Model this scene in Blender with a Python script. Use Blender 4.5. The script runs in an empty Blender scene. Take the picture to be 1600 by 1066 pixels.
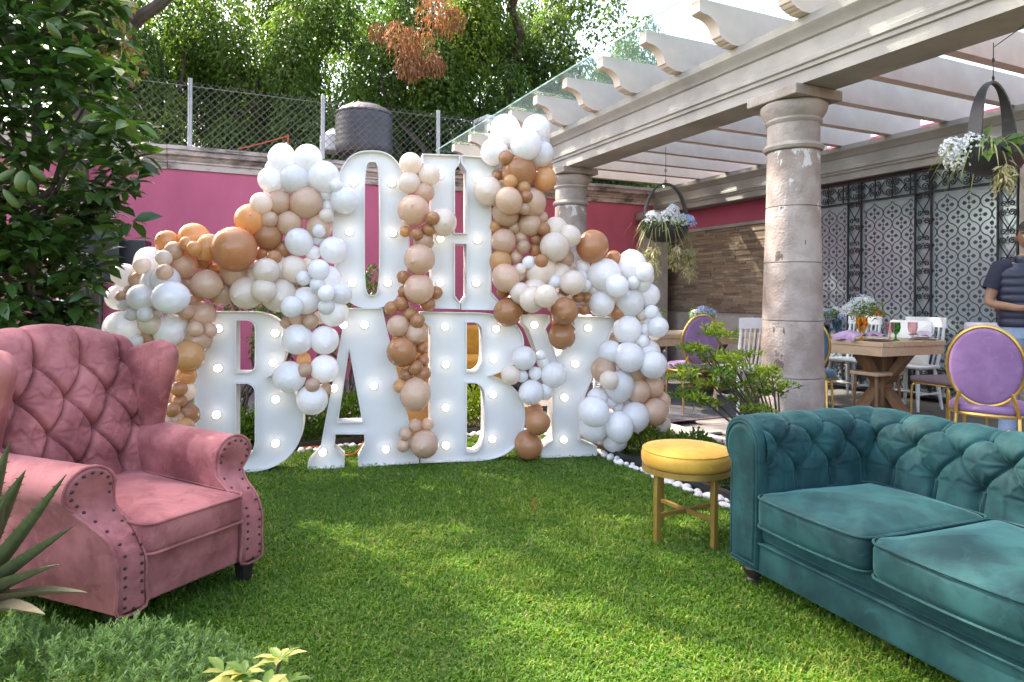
import bpy, bmesh, math, random
import numpy as np
from mathutils import Vector, Matrix
from mathutils.geometry import tessellate_polygon
random.seed(7); RNG = np.random.default_rng(11)
R = math.radians
SC = bpy.context.scene
COL = SC.collection

# ------------------------------------------------------------------ camera
CAM_H, FPX, CX, CY, ROLL = 1.3, 1050.0, 800.0, 465.0, 0.006
cam_data = bpy.data.cameras.new('camera')
cam = bpy.data.objects.new('camera', cam_data); COL.objects.link(cam)
cam_data.sensor_width = 36.0
cam_data.lens = FPX / 1600.0 * 36.0
cam_data.shift_y = -(533.0 - CY) / 1600.0
cam_data.clip_start = 0.05; cam_data.clip_end = 600
cam.matrix_world = Matrix.Translation((0, 0, CAM_H)) @ Matrix.Rotation(R(90), 4, 'X') @ Matrix.Rotation(ROLL, 4, 'Z')
SC.camera = cam

# ------------------------------------------------------------------ light
SUN_DIR = Vector((-0.55, 0.36, 0.76)).normalized()      # towards the sun
world = bpy.data.worlds.new('World'); SC.world = world; world.use_nodes = True
wn = world.node_tree; bgn = wn.nodes['Background']
sky = wn.nodes.new('ShaderNodeTexSky'); sky.sky_type = 'NISHITA'; sky.sun_disc = False
sky.sun_elevation = math.asin(SUN_DIR.z); sky.sun_rotation = math.atan2(SUN_DIR.x, SUN_DIR.y)
sky.air_density = 1.0; sky.dust_density = 3.0; sky.ozone_density = 0.6
wn.links.new(sky.outputs[0], bgn.inputs[0]); bgn.inputs[1].default_value = 0.15
sd = bpy.data.lights.new('sun', 'SUN'); sd.energy = 2.4; sd.angle = R(0.55); sd.color = (1.0, 0.96, 0.90)
sun = bpy.data.objects.new('sun', sd); COL.objects.link(sun)
sun.rotation_euler = (-SUN_DIR).to_track_quat('-Z', 'Y').to_euler(); sun.location = SUN_DIR * 40
SC.view_settings.view_transform = 'Standard'; SC.view_settings.look = 'None'
SC.view_settings.gamma = 1.0; SC.view_settings.use_curve_mapping = False
SC.view_settings.exposure = 2.82
SC.view_settings.use_white_balance = True; SC.view_settings.white_balance_temperature = 7400; SC.view_settings.white_balance_tint = 15
SC.cycles.use_denoising = True
SC.cycles.max_bounces = 8; SC.cycles.diffuse_bounces = 4; SC.cycles.transparent_max_bounces = 12
SC.cycles.caustics_reflective = False; SC.cycles.caustics_refractive = False

def P(px, py, d):
    """point of the place seen at photo pixel (px, py) at depth d"""
    u, v = (px - CX) / FPX, (py - CY) / FPX
    c, s = math.cos(ROLL), math.sin(ROLL)
    return Vector(((u * c + v * s) * d, d, CAM_H - (-u * s + v * c) * d))
def G(px, py, z=0.0):
    u, v = (px - CX) / FPX, (py - CY) / FPX
    D = -u * math.sin(ROLL) + v * math.cos(ROLL)
    return P(px, py, (CAM_H - z) / D)

# ------------------------------------------------------------------ materials
def mat(name, col, col2=None, rough=0.6, metal=0.0, nscale=6.0, ndetail=4.0, contrast=(0.35, 0.65), bump=0.0, bscale=40.0,
        sheen=0.0, sheen_col=(1, 1, 1), spec=0.5, coat=0.0, rnd=0.0, trans=0.0, emis=0.0, emcol=None, stretch=None, alpha=1.0,
        translucent=0.0, rough2=None, bump2=0.0, b2scale=8.0):
    m = bpy.data.materials.new(name); m.use_nodes = True
    nt = m.node_tree; nd = nt.nodes; lk = nt.links
    p = nd['Principled BSDF']
    p.inputs['Base Color'].default_value = (*col, 1); p.inputs['Roughness'].default_value = rough
    p.inputs['Metallic'].default_value = metal; p.inputs['Specular IOR Level'].default_value = spec
    p.inputs['Sheen Weight'].default_value = sheen; p.inputs['Sheen Tint'].default_value = (*sheen_col, 1)
    p.inputs['Sheen Roughness'].default_value = 0.35
    p.inputs['Coat Weight'].default_value = coat; p.inputs['Coat Roughness'].default_value = 0.08
    p.inputs['Transmission Weight'].default_value = trans
    if emis: p.inputs['Emission Color'].default_value = (*(emcol or col), 1); p.inputs['Emission Strength'].default_value = emis
    tc = nd.new('ShaderNodeTexCoord'); vec = tc.outputs['Object']
    if stretch:
        mp = nd.new('ShaderNodeMapping'); mp.inputs['Scale'].default_value = stretch
        lk.new(vec, mp.inputs['Vector']); vec = mp.outputs['Vector']
    out = None
    if col2 is not None:
        n = nd.new('ShaderNodeTexNoise'); n.inputs['Scale'].default_value = nscale; n.inputs['Detail'].default_value = ndetail
        n.inputs['Roughness'].default_value = 0.6
        lk.new(vec, n.inputs['Vector'])
        mr = nd.new('ShaderNodeMapRange'); mr.inputs['From Min'].default_value = contrast[0]; mr.inputs['From Max'].default_value = contrast[1]
        lk.new(n.outputs['Fac'], mr.inputs['Value'])
        mx = nd.new('ShaderNodeMix'); mx.data_type = 'RGBA'
        mx.inputs['A'].default_value = (*col, 1); mx.inputs['B'].default_value = (*col2, 1)
        lk.new(mr.outputs[0], mx.inputs['Factor']); out = mx.outputs['Result']
        if rough2 is not None:
            mr2 = nd.new('ShaderNodeMapRange'); mr2.inputs['To Min'].default_value = rough; mr2.inputs['To Max'].default_value = rough2
            lk.new(mr.outputs[0], mr2.inputs['Value']); lk.new(mr2.outputs[0], p.inputs['Roughness'])
    if rnd:
        oi = nd.new('ShaderNodeObjectInfo'); hs = nd.new('ShaderNodeHueSaturation')
        r2 = nd.new('ShaderNodeMapRange'); r2.inputs['To Min'].default_value = 1 - rnd; r2.inputs['To Max'].default_value = 1 + rnd
        lk.new(oi.outputs['Random'], r2.inputs['Value']); lk.new(r2.outputs[0], hs.inputs['Value'])
        if out is not None: lk.new(out, hs.inputs['Color'])
        else: hs.inputs['Color'].default_value = (*col, 1)
        out = hs.outputs['Color']
    if out is not None: lk.new(out, p.inputs['Base Color'])
    if bump:
        bn = nd.new('ShaderNodeTexNoise'); bn.inputs['Scale'].default_value = bscale; bn.inputs['Detail'].default_value = 5
        lk.new(vec, bn.inputs['Vector'])
        bp = nd.new('ShaderNodeBump'); bp.inputs['Strength'].default_value = bump; bp.inputs['Distance'].default_value = 0.01
        lk.new(bn.outputs['Fac'], bp.inputs['Height'])
        if bump2:
            b3 = nd.new('ShaderNodeTexNoise'); b3.inputs['Scale'].default_value = b2scale; b3.inputs['Detail'].default_value = 2
            lk.new(vec, b3.inputs['Vector'])
            bq = nd.new('ShaderNodeBump'); bq.inputs['Strength'].default_value = bump2; bq.inputs['Distance'].default_value = 0.03
            lk.new(b3.outputs['Fac'], bq.inputs['Height']); lk.new(bq.outputs['Normal'], bp.inputs['Normal'])
        lk.new(bp.outputs['Normal'], p.inputs['Normal'])
    if translucent:
        tr = nd.new('ShaderNodeBsdfTranslucent'); tr.inputs['Color'].default_value = (*col, 1)
        if out is not None: lk.new(out, tr.inputs['Color'])
        ms = nd.new('ShaderNodeMixShader'); ms.inputs[0].default_value = translucent
        lk.new(p.outputs[0], ms.inputs[1]); lk.new(tr.outputs[0], ms.inputs[2]); lk.new(ms.outputs[0], nd['Material Output'].inputs['Surface'])
    return m

def leaf_mat(name, c0, c1, c2=None, translucent=0.35, rough=0.45, spec=0.4):
    """leaf colour by the per-leaf attribute 'tint'"""
    m = bpy.data.materials.new(name); m.use_nodes = True
    nt = m.node_tree; nd = nt.nodes; lk = nt.links; p = nd['Principled BSDF']
    p.inputs['Roughness'].default_value = rough; p.inputs['Specular IOR Level'].default_value = spec
    at = nd.new('ShaderNodeAttribute'); at.attribute_name = 'tint'
    cr = nd.new('ShaderNodeValToRGB'); e = cr.color_ramp.elements
    e[0].color = (*c0, 1); e[1].color = (*c1, 1)
    if c2:
        e[1].position = 0.6; x = e.new(1.0); x.color = (*c2, 1)
    lk.new(at.outputs['Fac'], cr.inputs[0]); lk.new(cr.outputs[0], p.inputs['Base Color'])
    tr = nd.new('ShaderNodeBsdfTranslucent')
    hs = nd.new('ShaderNodeHueSaturation'); hs.inputs['Value'].default_value = 1.5; hs.inputs['Saturation'].default_value = 1.1
    lk.new(cr.outputs[0], hs.inputs['Color']); lk.new(hs.outputs[0], tr.inputs['Color'])
    ms = nd.new('ShaderNodeMixShader'); ms.inputs[0].default_value = translucent
    lk.new(p.outputs[0], ms.inputs[1]); lk.new(tr.outputs[0], ms.inputs[2]); lk.new(ms.outputs[0], nd['Material Output'].inputs['Surface'])
    return m

def pane_mat(name, tint, refl=0.12, rough=0.02):
    """thin clear pane: mostly lets light through, some mirror"""
    m = bpy.data.materials.new(name); m.use_nodes = True
    nt = m.node_tree; nd = nt.nodes; lk = nt.links; nd.remove(nd['Principled BSDF'])
    t = nd.new('ShaderNodeBsdfTransparent'); t.inputs[0].default_value = (*tint, 1)
    g = nd.new('ShaderNodeBsdfGlossy'); g.inputs['Roughness'].default_value = rough; g.inputs[0].default_value = (0.9, 1, 0.97, 1)
    lw = nd.new('ShaderNodeLayerWeight'); lw.inputs[0].default_value = 0.25
    mr = nd.new('ShaderNodeMapRange'); mr.inputs['To Min'].default_value = refl * 0.5; mr.inputs['To Max'].default_value = min(1, refl * 4)
    lk.new(lw.outputs['Fresnel'], mr.inputs['Value'])
    ms = nd.new('ShaderNodeMixShader'); lk.new(mr.outputs[0], ms.inputs[0]); lk.new(t.outputs[0], ms.inputs[1]); lk.new(g.outputs[0], ms.inputs[2])
    lk.new(ms.outputs[0], nd['Material Output'].inputs['Surface'])
    return m

# ------------------------------------------------------------------ mesh building
class MB:
    def __init__(s): s.v = []; s.f = []
    def add(s, vs, fs, M=None):
        o = len(s.v)
        s.v += [tuple(M @ Vector(v)) for v in vs] if M is not None else [tuple(v) for v in vs]
        s.f += [tuple(i + o for i in f) for f in fs]
        return s
    def box(s, c, sz, M=None):
        x, y, z = sz[0] / 2, sz[1] / 2, sz[2] / 2
        vs = [(c[0] + a * x, c[1] + b * y, c[2] + e * z) for a in (-1, 1) for b in (-1, 1) for e in (-1, 1)]
        return s.add(vs, [(0, 1, 3, 2), (4, 6, 7, 5), (0, 4, 5, 1), (2, 3, 7, 6), (0, 2, 6, 4), (1, 5, 7, 3)], M)
    def bar(s, a, b, w, h, up=(0, 0, 1)):
        a, b = Vector(a), Vector(b); t = (b - a); L = t.length; t.normalize()
        up = Vector(up); sx = t.cross(up)
        if sx.length < 1e-4: sx = t.cross(Vector((1, 0, 0)))
        sx.normalize(); uz = sx.cross(t)
        M = Matrix.Translation((a + b) / 2) @ Matrix((sx, t, uz)).transposed().to_4x4()
        return s.box((0, 0, 0), (w, L, h), M)
    def tube(s, pts, r, n=8, cap=True, closed=False, M=None):
        pts = [Vector(p) for p in pts]; m = len(pts)
        rr = r if hasattr(r, '__len__') else [r] * m
        vs, fs = [], []; nrm = None
        for i, p in enumerate(pts):
            if closed: t = pts[(i + 1) % m] - pts[i - 1]
            else: t = pts[min(i + 1, m - 1)] - pts[max(i - 1, 0)]
            t = t.normalized() if t.length > 1e-9 else Vector((0, 0, 1))
            if nrm is None:
                nrm = t.cross(Vector((0, 0, 1)))
                if nrm.length < 0.05: nrm = t.cross(Vector((1, 0, 0)))
            nrm = nrm - t * nrm.dot(t)
            if nrm.length < 1e-6: nrm = t.orthogonal()
            nrm.normalize(); bn = t.cross(nrm)
            for k in range(n):
                a = 2 * math.pi * k / n
                vs.append(p + (nrm * math.cos(a) + bn * math.sin(a)) * rr[i])
        for i in range(m if closed else m - 1):
            j = (i + 1) % m
            for k in range(n):
                l = (k + 1) % n; fs.append((i * n + k, i * n + l, j * n + l, j * n + k))
        if cap and not closed:
            fs.append(tuple(reversed(range(n)))); fs.append(tuple((m - 1) * n + k for k in range(n)))
        return s.add(vs, fs, M)
    def lathe(s, prof, n=24, M=None, cap=True):
        vs, fs = [], []
        for (r, z) in prof:
            for k in range(n):
                a = 2 * math.pi * k / n; vs.append((r * math.cos(a), r * math.sin(a), z))
        for i in range(len(prof) - 1):
            for k in range(n):
                l = (k + 1) % n; fs.append((i * n + k, i * n + l, (i + 1) * n + l, (i + 1) * n + k))
        if cap:
            if prof[0][0] > 1e-4: fs.append(tuple(reversed(range(n))))
            if prof[-1][0] > 1e-4: fs.append(tuple((len(prof) - 1) * n + k for k in range(n)))
        return s.add(vs, fs, M)
    def ball(s, c, r, n=12, m=8, M=None):
        rx, ry, rz = r if hasattr(r, '__len__') else (r, r, r)
        vs = [(c[0], c[1], c[2] - rz)]; fs = []
        for i in range(1, m):
            th = math.pi * i / m
            for k in range(n):
                a = 2 * math.pi * k / n
                vs.append((c[0] + rx * math.sin(th) * math.cos(a), c[1] + ry * math.sin(th) * math.sin(a), c[2] - rz * math.cos(th)))
        vs.append((c[0], c[1], c[2] + rz)); top = len(vs) - 1
        for k in range(n): fs.append((0, 1 + (k + 1) % n, 1 + k)); fs.append((top, top - n + k, top - n + (k + 1) % n))
        for i in range(m - 2):
            for k in range(n):
                l = (k + 1) % n; fs.append((1 + i * n + k, 1 + i * n + l, 1 + (i + 1) * n + l, 1 + (i + 1) * n + k))
        return s.add(vs, fs, M)
    def prism(s, poly, d0, d1, M=None, caps=True):
        """polygon (x, z) extruded along y"""
        n = len(poly)
        vs = [(x, d0, z) for x, z in poly] + [(x, d1, z) for x, z in poly]
        fs = [(i, (i + 1) % n, n + (i + 1) % n, n + i) for i in range(n)]
        if caps:
            for t in tessellate_polygon([[Vector((x, z, 0)) for x, z in poly]]):
                fs.append(tuple(t)); fs.append(tuple(n + i for i in reversed(t)))
        return s.add(vs, fs, M)
    def grid(s, rows, closed=False, M=None):
        n = len(rows[0]); vs = [p for r in rows for p in r]; fs = []
        for i in range(len(rows) - 1):
            for k in range(n if closed else n - 1):
                l = (k + 1) % n; fs.append((i * n + k, i * n + l, (i + 1) * n + l, (i + 1) * n + k))
        return s.add(vs, fs, M)
    def slab(s, poly, z0, z1, r=0.01, puff=0.0, M=None, seg=3, rings=4, puff_bottom=None):
        """rounded slab: polygon (x, y), thickness along z, edges rounded by r, caps domed by puff"""
        n = len(poly)
        ar = sum(poly[i][0] * poly[(i + 1) % n][1] - poly[(i + 1) % n][0] * poly[i][1] for i in range(n))
        if ar < 0: poly = poly[::-1]
        def inset(dd):
            o = []
            for i in range(n):
                a, b, c = Vector(poly[i - 1]), Vector(poly[i]), Vector(poly[(i + 1) % n])
                e1 = (b - a).normalized(); e2 = (c - b).normalized()
                n1 = Vector((-e1.y, e1.x)); n2 = Vector((-e2.y, e2.x)); h = n1 + n2
                h = h / max(0.35, h.length_squared / 2) if h.length > 1e-6 else n1
                q = b + h * dd; o.append((q.x, q.y))
            return o
        cx = sum(p[0] for p in poly) / n; cy = sum(p[1] for p in poly) / n
        zc = (z0 + z1) / 2; rad = min(r, (z1 - z0) / 2)
        rows = []; base = inset(rad); pb = puff if puff_bottom is None else puff_bottom
        def capr(sign, z, pf):
            out = []
            for k in range(1, rings + 1):
                t = 1 - k / (rings + 0.3)
                out.append([(cx + (x - cx) * t, cy + (y - cy) * t, z + sign * pf * (1 - t * t)) for x, y in base])
            return out
        low = capr(-1, z0, pb); rows += low[::-1]
        for k in range(seg + 1):
            a = math.pi / 2 * k / seg
            rows.append([(x, y, z0 + rad - rad * math.cos(a)) for x, y in inset(rad - rad * math.sin(a))])
        for k in range(seg + 1):
            a = math.pi / 2 * k / seg
            rows.append([(x, y, z1 - rad + rad * math.sin(a)) for x, y in inset(rad - rad * math.cos(a))])
        rows += capr(1, z1, puff)
        o = len(s.v); s.grid(rows, closed=True, M=M)
        s.f.append(tuple(o + k for k in reversed(range(n)))); L = o + (len(rows) - 1) * n
        s.f.append(tuple(L + k for k in range(n)))
        return s
    def build(s, name, m, parent=None, sharp=40, loc=None, rotz=0, bevel=0.0, bseg=2, subsurf=0):
        me = bpy.data.meshes.new(name); me.from_pydata(s.v, [], s.f); me.update()
        return link_mesh(name, me, m, parent, sharp, loc, rotz, bevel, bseg, subsurf)

def link_mesh(name, me, m, parent=None, sharp=40, loc=None, rotz=0, bevel=0.0, bseg=2, subsurf=0):
    if sharp is not None:
        me.polygons.foreach_set('use_smooth', [True] * len(me.polygons))
        if sharp < 180: me.set_sharp_from_angle(angle=R(sharp))
    if m is not None: me.materials.append(m)
    o = bpy.data.objects.new(name, me); COL.objects.link(o)
    if loc is not None: o.location = loc
    o.rotation_euler = (0, 0, rotz)
    if parent is not None: o.parent = parent
    if bevel:
        b = o.modifiers.new('bevel', 'BEVEL'); b.width = bevel; b.segments = bseg; b.limit_method = 'ANGLE'; b.angle_limit = R(35)
    if subsurf:
        b = o.modifiers.new('subdivision', 'SUBSURF'); b.levels = subsurf; b.render_levels = subsurf
    return o

def mesh_np(name, V, F, m, parent=None, tint=None, smooth=False):
    me = bpy.data.meshes.new(name); M, k = F.shape
    me.vertices.add(len(V)); me.vertices.foreach_set('co', np.ascontiguousarray(V, dtype=np.float32).ravel())
    me.loops.add(M * k); me.loops.foreach_set('vertex_index', np.ascontiguousarray(F, dtype=np.int32).ravel())
    me.polygons.add(M); me.polygons.foreach_set('loop_start', np.arange(0, M * k, k, dtype=np.int32))
    me.update(calc_edges=True)
    me.polygons.foreach_set('use_smooth', np.full(M, smooth))
    if tint is not None:
        a = me.attributes.new('tint', 'FLOAT', 'FACE'); a.data.foreach_set('value', np.ascontiguousarray(tint, dtype=np.float32))
    me.materials.append(m)
    o = bpy.data.objects.new(name, me); COL.objects.link(o)
    if parent is not None: o.parent = parent
    return o

def unit(a): return a / np.maximum(1e-9, np.linalg.norm(a, axis=1, keepdims=True))

def leaf_arrays(pos, axis, nrm, L, W, detail=0, droop=0.15):
    axis = unit(axis); side = unit(np.cross(axis, nrm)); n = np.cross(side, axis)
    L = L[:, None]; W = W[:, None]; N = len(pos)
    if detail == 0:
        f = n * W * 0.18
        V = np.stack([pos, pos + axis * L * 0.5 + side * W / 2 + f, pos + axis * L - n * L * droop, pos + axis * L * 0.5 - side * W / 2 + f], 1)
        F = np.arange(N)[:, None] * 4 + np.arange(4)[None]
        return V.reshape(-1, 3), F, 1
    m1 = pos + axis * L * 0.33 - n * L * droop * 0.15; m2 = pos + axis * L * 0.68 - n * L * droop * 0.5; t = pos + axis * L - n * L * droop * 1.2
    f = n * W * 0.16
    V = np.stack([pos, m1, m2, t, m1 + side * W * .46 + f, m2 + side * W * .40 + f, m1 - side * W * .46 + f, m2 - side * W * .40 + f], 1)
    T = np.array([(0, 4, 1), (0, 1, 6), (4, 5, 1), (5, 2, 1), (1, 2, 7), (1, 7, 6), (5, 3, 2), (2, 3, 7)])[:, ::-1]
    F = (np.arange(N)[:, None, None] * 8 + T[None]).reshape(-1, 3)
    return V.reshape(-1, 3), F, 8

def leaves(name, pos, axis, nrm, L, W, tint, m, parent=None, detail=0, droop=0.15):
    V, F, k = leaf_arrays(pos, axis, nrm, L, W, detail, droop)
    return mesh_np(name, V, F, m, parent, np.repeat(tint, k), smooth=detail > 0)

# ------------------------------------------------------------------ things
def tag(o, label, cat, group=None):
    o['label'] = label; o['category'] = cat
    if group: o['group'] = group
    return o
def thing(name, label, cat, loc=(0, 0, 0), rotz=0.0, group=None):
    o = bpy.data.objects.new(name, None); COL.objects.link(o); o.empty_display_size = 0.1
    o.location = loc; o.rotation_euler = (0, 0, rotz)
    return tag(o, label, cat, group)
def structure(o): o['kind'] = 'structure'; return o
def stuff(o): o['kind'] = 'stuff'; return o
def piece(src, parent, loc, rot=(0, 0, 0), scale=(1, 1, 1), name=None):
    c = src.copy(); COL.objects.link(c); c.parent = parent; c.location = loc; c.rotation_euler = rot; c.scale = scale
    if name: c.name = name
    return c
def copy_tree(o, parent=None, label=None):
    c = o.copy(); COL.objects.link(c)
    if parent is not None: c.parent = parent
    if label: c['label'] = label
    for ch in o.children: copy_tree(ch, c)
    return c
def catmull(pts, n=8, closed=False):
    pts = [Vector(p) for p in pts]; m = len(pts); out = []
    for i in range(m if closed else m - 1):
        p0 = pts[i - 1] if (closed or i > 0) else pts[0]; p1 = pts[i]; p2 = pts[(i + 1) % m]
        p3 = pts[(i + 2) % m] if (closed or i + 2 < m) else pts[-1]
        for k in range(n):
            t = k / n; out.append(0.5 * ((2 * p1) + (p2 - p0) * t + (2 * p0 - 5 * p1 + 4 * p2 - p3) * t * t + (3 * p1 - p0 - 3 * p2 + p3) * t ** 3))
    if not closed: out.append(pts[-1])
    return out
def circle_pts(cx, cy, rx, ry=None, n=32, p=2.0):
    ry = ry or rx; o = []
    for k in range(n):
        a = 2 * math.pi * k / n; c, s = math.cos(a), math.sin(a)
        o.append((cx + rx * math.copysign(abs(c) ** (2 / p), c), cy + ry * math.copysign(abs(s) ** (2 / p), s)))
    return o
def rrect(x0, y0, x1, y1, r, n=5):
    o = []
    for cx, cy, a0 in ((x1 - r, y1 - r, 0), (x0 + r, y1 - r, 90), (x0 + r, y0 + r, 180), (x1 - r, y0 + r, 270)):
        for k in range(n + 1):
            a = R(a0 + 90 * k / n); o.append((cx + r * math.cos(a), cy + r * math.sin(a)))
    return o
def sstep(a, b, x):
    t = min(1, max(0, (x - a) / (b - a))); return t * t * (3 - 2 * t)
def densify(poly, h):
    o = []
    for i in range(len(poly)):
        a, b = Vector(poly[i]), Vector(poly[(i + 1) % len(poly)]); k = max(1, int((b - a).length / h))
        for j in range(k): q = a.lerp(b, j / k); o.append(tuple(q))
    return o
# frame of the terrace: local x = across the pergola (0 = column line), y = along it, away from the camera
TO = Vector((4.48, 0, 0)); TA = R(25.0)
TM = Matrix.Translation(TO) @ Matrix.Rotation(TA, 4, 'Z')
def T(l, t, z=0.0): return TM @ Vector((l, t, z))
PATIO_Z = 0.15
# ================================================================== SETTING
m_soil = mat('soil', (0.035, 0.024, 0.016), (0.08, 0.055, 0.035), 0.95, nscale=14, bump=0.6, bscale=60)
m_lawn = mat('lawn_base', (0.05, 0.10, 0.012), (0.09, 0.11, 0.025), 0.95, nscale=5, bump=0.5, bscale=120)
m_pink = mat('pink_plaster', (0.54, 0.115, 0.185), (0.44, 0.088, 0.148), 0.85, nscale=1.3, ndetail=12, contrast=(0.38, 0.72), bump=0.3, bscale=45, bump2=0.2, b2scale=3, stretch=(1, 1, 0.5))
m_stone = mat('cantera_stone', (0.34, 0.29, 0.25), (0.43, 0.385, 0.35), 0.9, nscale=3.5, ndetail=10, bump=0.5, bscale=55, bump2=0.3, b2scale=12)
m_column = mat('column_stone', (0.235, 0.19, 0.165), (0.37, 0.325, 0.295), 0.9, nscale=3.0, ndetail=12, contrast=(0.42, 0.62), bump=0.55, bscale=60, bump2=0.35, b2scale=9)
def add_wear(m, col, z0, z1, th):
    nt = m.node_tree; nd = nt.nodes; lk = nt.links; p = nd['Principled BSDF']; src = p.inputs['Base Color'].links[0].from_socket
    tc = nd.new('ShaderNodeTexCoord'); n = nd.new('ShaderNodeTexNoise'); n.inputs['Scale'].default_value = 7; n.inputs['Detail'].default_value = 9; n.inputs['Roughness'].default_value = 0.62
    mp = nd.new('ShaderNodeMapping'); mp.inputs['Scale'].default_value = (1, 1, 0.55); lk.new(tc.outputs['Object'], mp.inputs[0]); lk.new(mp.outputs[0], n.inputs['Vector'])
    sp = nd.new('ShaderNodeSeparateXYZ'); lk.new(tc.outputs['Object'], sp.inputs[0])
    g = nd.new('ShaderNodeMapRange'); g.inputs['From Min'].default_value = z0; g.inputs['From Max'].default_value = z1; g.inputs['To Min'].default_value = -0.12; g.inputs['To Max'].default_value = 0.03; lk.new(sp.outputs[2], g.inputs[0])
    a = nd.new('ShaderNodeMath'); a.operation = 'ADD'; lk.new(n.outputs['Fac'], a.inputs[0]); lk.new(g.outputs[0], a.inputs[1])
    r = nd.new('ShaderNodeMapRange'); r.inputs['From Min'].default_value = th; r.inputs['From Max'].default_value = th + 0.02; lk.new(a.outputs[0], r.inputs[0])
    mx = nd.new('ShaderNodeMix'); mx.data_type = 'RGBA'; lk.new(r.outputs[0], mx.inputs['Factor']); lk.new(src, mx.inputs['A']); mx.inputs['B'].default_value = (*col, 1); lk.new(mx.outputs['Result'], p.inputs['Base Color'])
add_wear(m_column, (0.55, 0.53, 0.515), 1.55, 2.25, 0.572)
add_wear(m_column, (0.13, 0.10, 0.085), -9.0, -8.0, 0.665)
m_capital = mat('capital_stone', (0.26, 0.225, 0.20), (0.37, 0.33, 0.30), 0.9, nscale=4.0, ndetail=12, contrast=(0.42, 0.62), bump=0.55, bscale=60, bump2=0.35, b2scale=9)
m_limewash = mat('flaked_limewash', (0.62, 0.58, 0.55), (0.5, 0.46, 0.43), 0.85, nscale=30)
m_beam = mat('beam_stone', (0.36, 0.34, 0.315), (0.25, 0.24, 0.225), 0.85, nscale=2.2, ndetail=10, contrast=(0.42, 0.7), bump=0.25, bscale=70)
m_rafter = mat('rafter_plaster', (0.72, 0.62, 0.56), (0.64, 0.54, 0.48), 0.85, nscale=4, ndetail=8, bump=0.15, bscale=60)
m_cope = mat('stained_coping', (0.52, 0.41, 0.37), (0.13, 0.105, 0.09), 0.9, nscale=2.6, ndetail=12, contrast=(0.46, 0.64), bump=0.4, bscale=50, stretch=(1, 1, 2.5))
m_paver = mat('paver', (0.27, 0.245, 0.22), (0.20, 0.185, 0.17), 0.8, nscale=7, ndetail=8, bump=0.3, bscale=60, rnd=0.18)
m_grout = mat('grout', (0.13, 0.12, 0.11), (0.10, 0.09, 0.085), 0.9)
m_wire = mat('weathered_wire', (0.13, 0.13, 0.135), (0.09, 0.09, 0.09), 0.6, metal=0.3, nscale=9)
m_galv = mat('galvanised_steel', (0.36, 0.36, 0.38), (0.27, 0.27, 0.28), 0.5, metal=0.4, nscale=20)
m_iron = mat('black_iron', (0.012, 0.013, 0.018), None, 0.45, spec=0.5)
m_bark = mat('bark', (0.045, 0.033, 0.025), (0.10, 0.078, 0.06), 0.95, nscale=8, bump=0.9, bscale=25, stretch=(1, 1, 0.25))
m_black = mat('black_plastic', (0.012, 0.012, 0.014), (0.02, 0.02, 0.022), 0.45, nscale=20)
m_pebble = mat('white_pebble', (0.78, 0.76, 0.73), (0.62, 0.60, 0.57), 0.7, nscale=15, rnd=0.12, bump=0.2, bscale=30)
m_glassroof = pane_mat('roof_glass', (0.91, 0.975, 0.96), 0.10, 0.04)
m_glassedge = mat('glass_edge', (0.24, 0.38, 0.36), None, 0.15)

# ---- ground sheets
structure(MB().add([(-220, -220, -0.06), (220, -220, -0.06), (220, 320, -0.06), (-220, 320, -0.06)], [(0, 1, 2, 3)]).build('ground', m_soil))
def sheet(name, l0, l1, t0, t1, z, m):
    return structure(MB().add([T(l0, t0, z), T(l1, t0, z), T(l1, t1, z), T(l0, t1, z)], [(0, 1, 2, 3)]).build(name, m))
sheet('lawn', -15, -1.0, -6, 7.8, 0.0, m_lawn)
b = MB()
for (l0, l1, t0, t1) in ((-1.0, -0.25, -6, 7.8), (-15, -0.25, 7.8, 8.6)):
    b.grid([[T(l0 + (l1 - l0) * i / 8, t0 + (t1 - t0) * j / 40, 0.02 + 0.02 * math.sin(i * 2.1 + j * 1.7)) for i in range(9)] for j in range(41)])
structure(b.build('planting_bed', m_soil))
# terrace slab with its paving stones
b = MB(); b.box((1.85, 3.0, PATIO_Z / 2 - 0.02), (4.2, 18.0, PATIO_Z - 0.02), TM)
b.box((-7.65, 10.3, 0.03), (14.8, 3.4, 0.10), TM)
patio = structure(b.build('patio', m_grout))
pv = [MB().box((0, 0, 0.008), (0.594, h, 0.022)).build('paver', m_paver, patio, bevel=0.004, bseg=1) for h in (0.194, 0.294)]
first = [True, True]
t = 2.6
while t < 10.2:
    k = random.choice((0, 1)); h = (0.2, 0.3)[k]; off = random.uniform(0, 0.6)
    for i in range(-1, 5):
        l = -0.25 + off - 0.6 + 0.6 * i + 0.3
        if l - 0.3 < -0.26 or l > 2.2: continue
        w = T(l, t + h / 2, PATIO_Z - 0.02 + random.uniform(0, 0.003))
        if first[k]: pv[k].location = w; pv[k].rotation_euler = (0, 0, TA); first[k] = False
        else: piece(pv[k], patio, w, (0, 0, TA))
    t += h
# kerb of the terrace towards the bed, cut stones
ks = MB().box((0, 0, 0), (0.14, 0.74, 0.14)).build('kerb_stone', m_stone, patio, bevel=0.012)
for i in range(11):
    w = T(-0.18, 1.2 + 0.75 * i, 0.085)
    if i == 0: ks.location = w; ks.rotation_euler = (0, 0, TA)
    else: piece(ks, patio, w, (0, 0, TA))
# black edging strip along the lawn
b = MB(); b.box((-1.0, 0.9, 0.02), (0.012, 13.8, 0.09), TM); b.box((-8.0, 7.806, 0.02), (14.0, 0.012, 0.09), TM)
structure(b.build('bed_edging', m_black))

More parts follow.
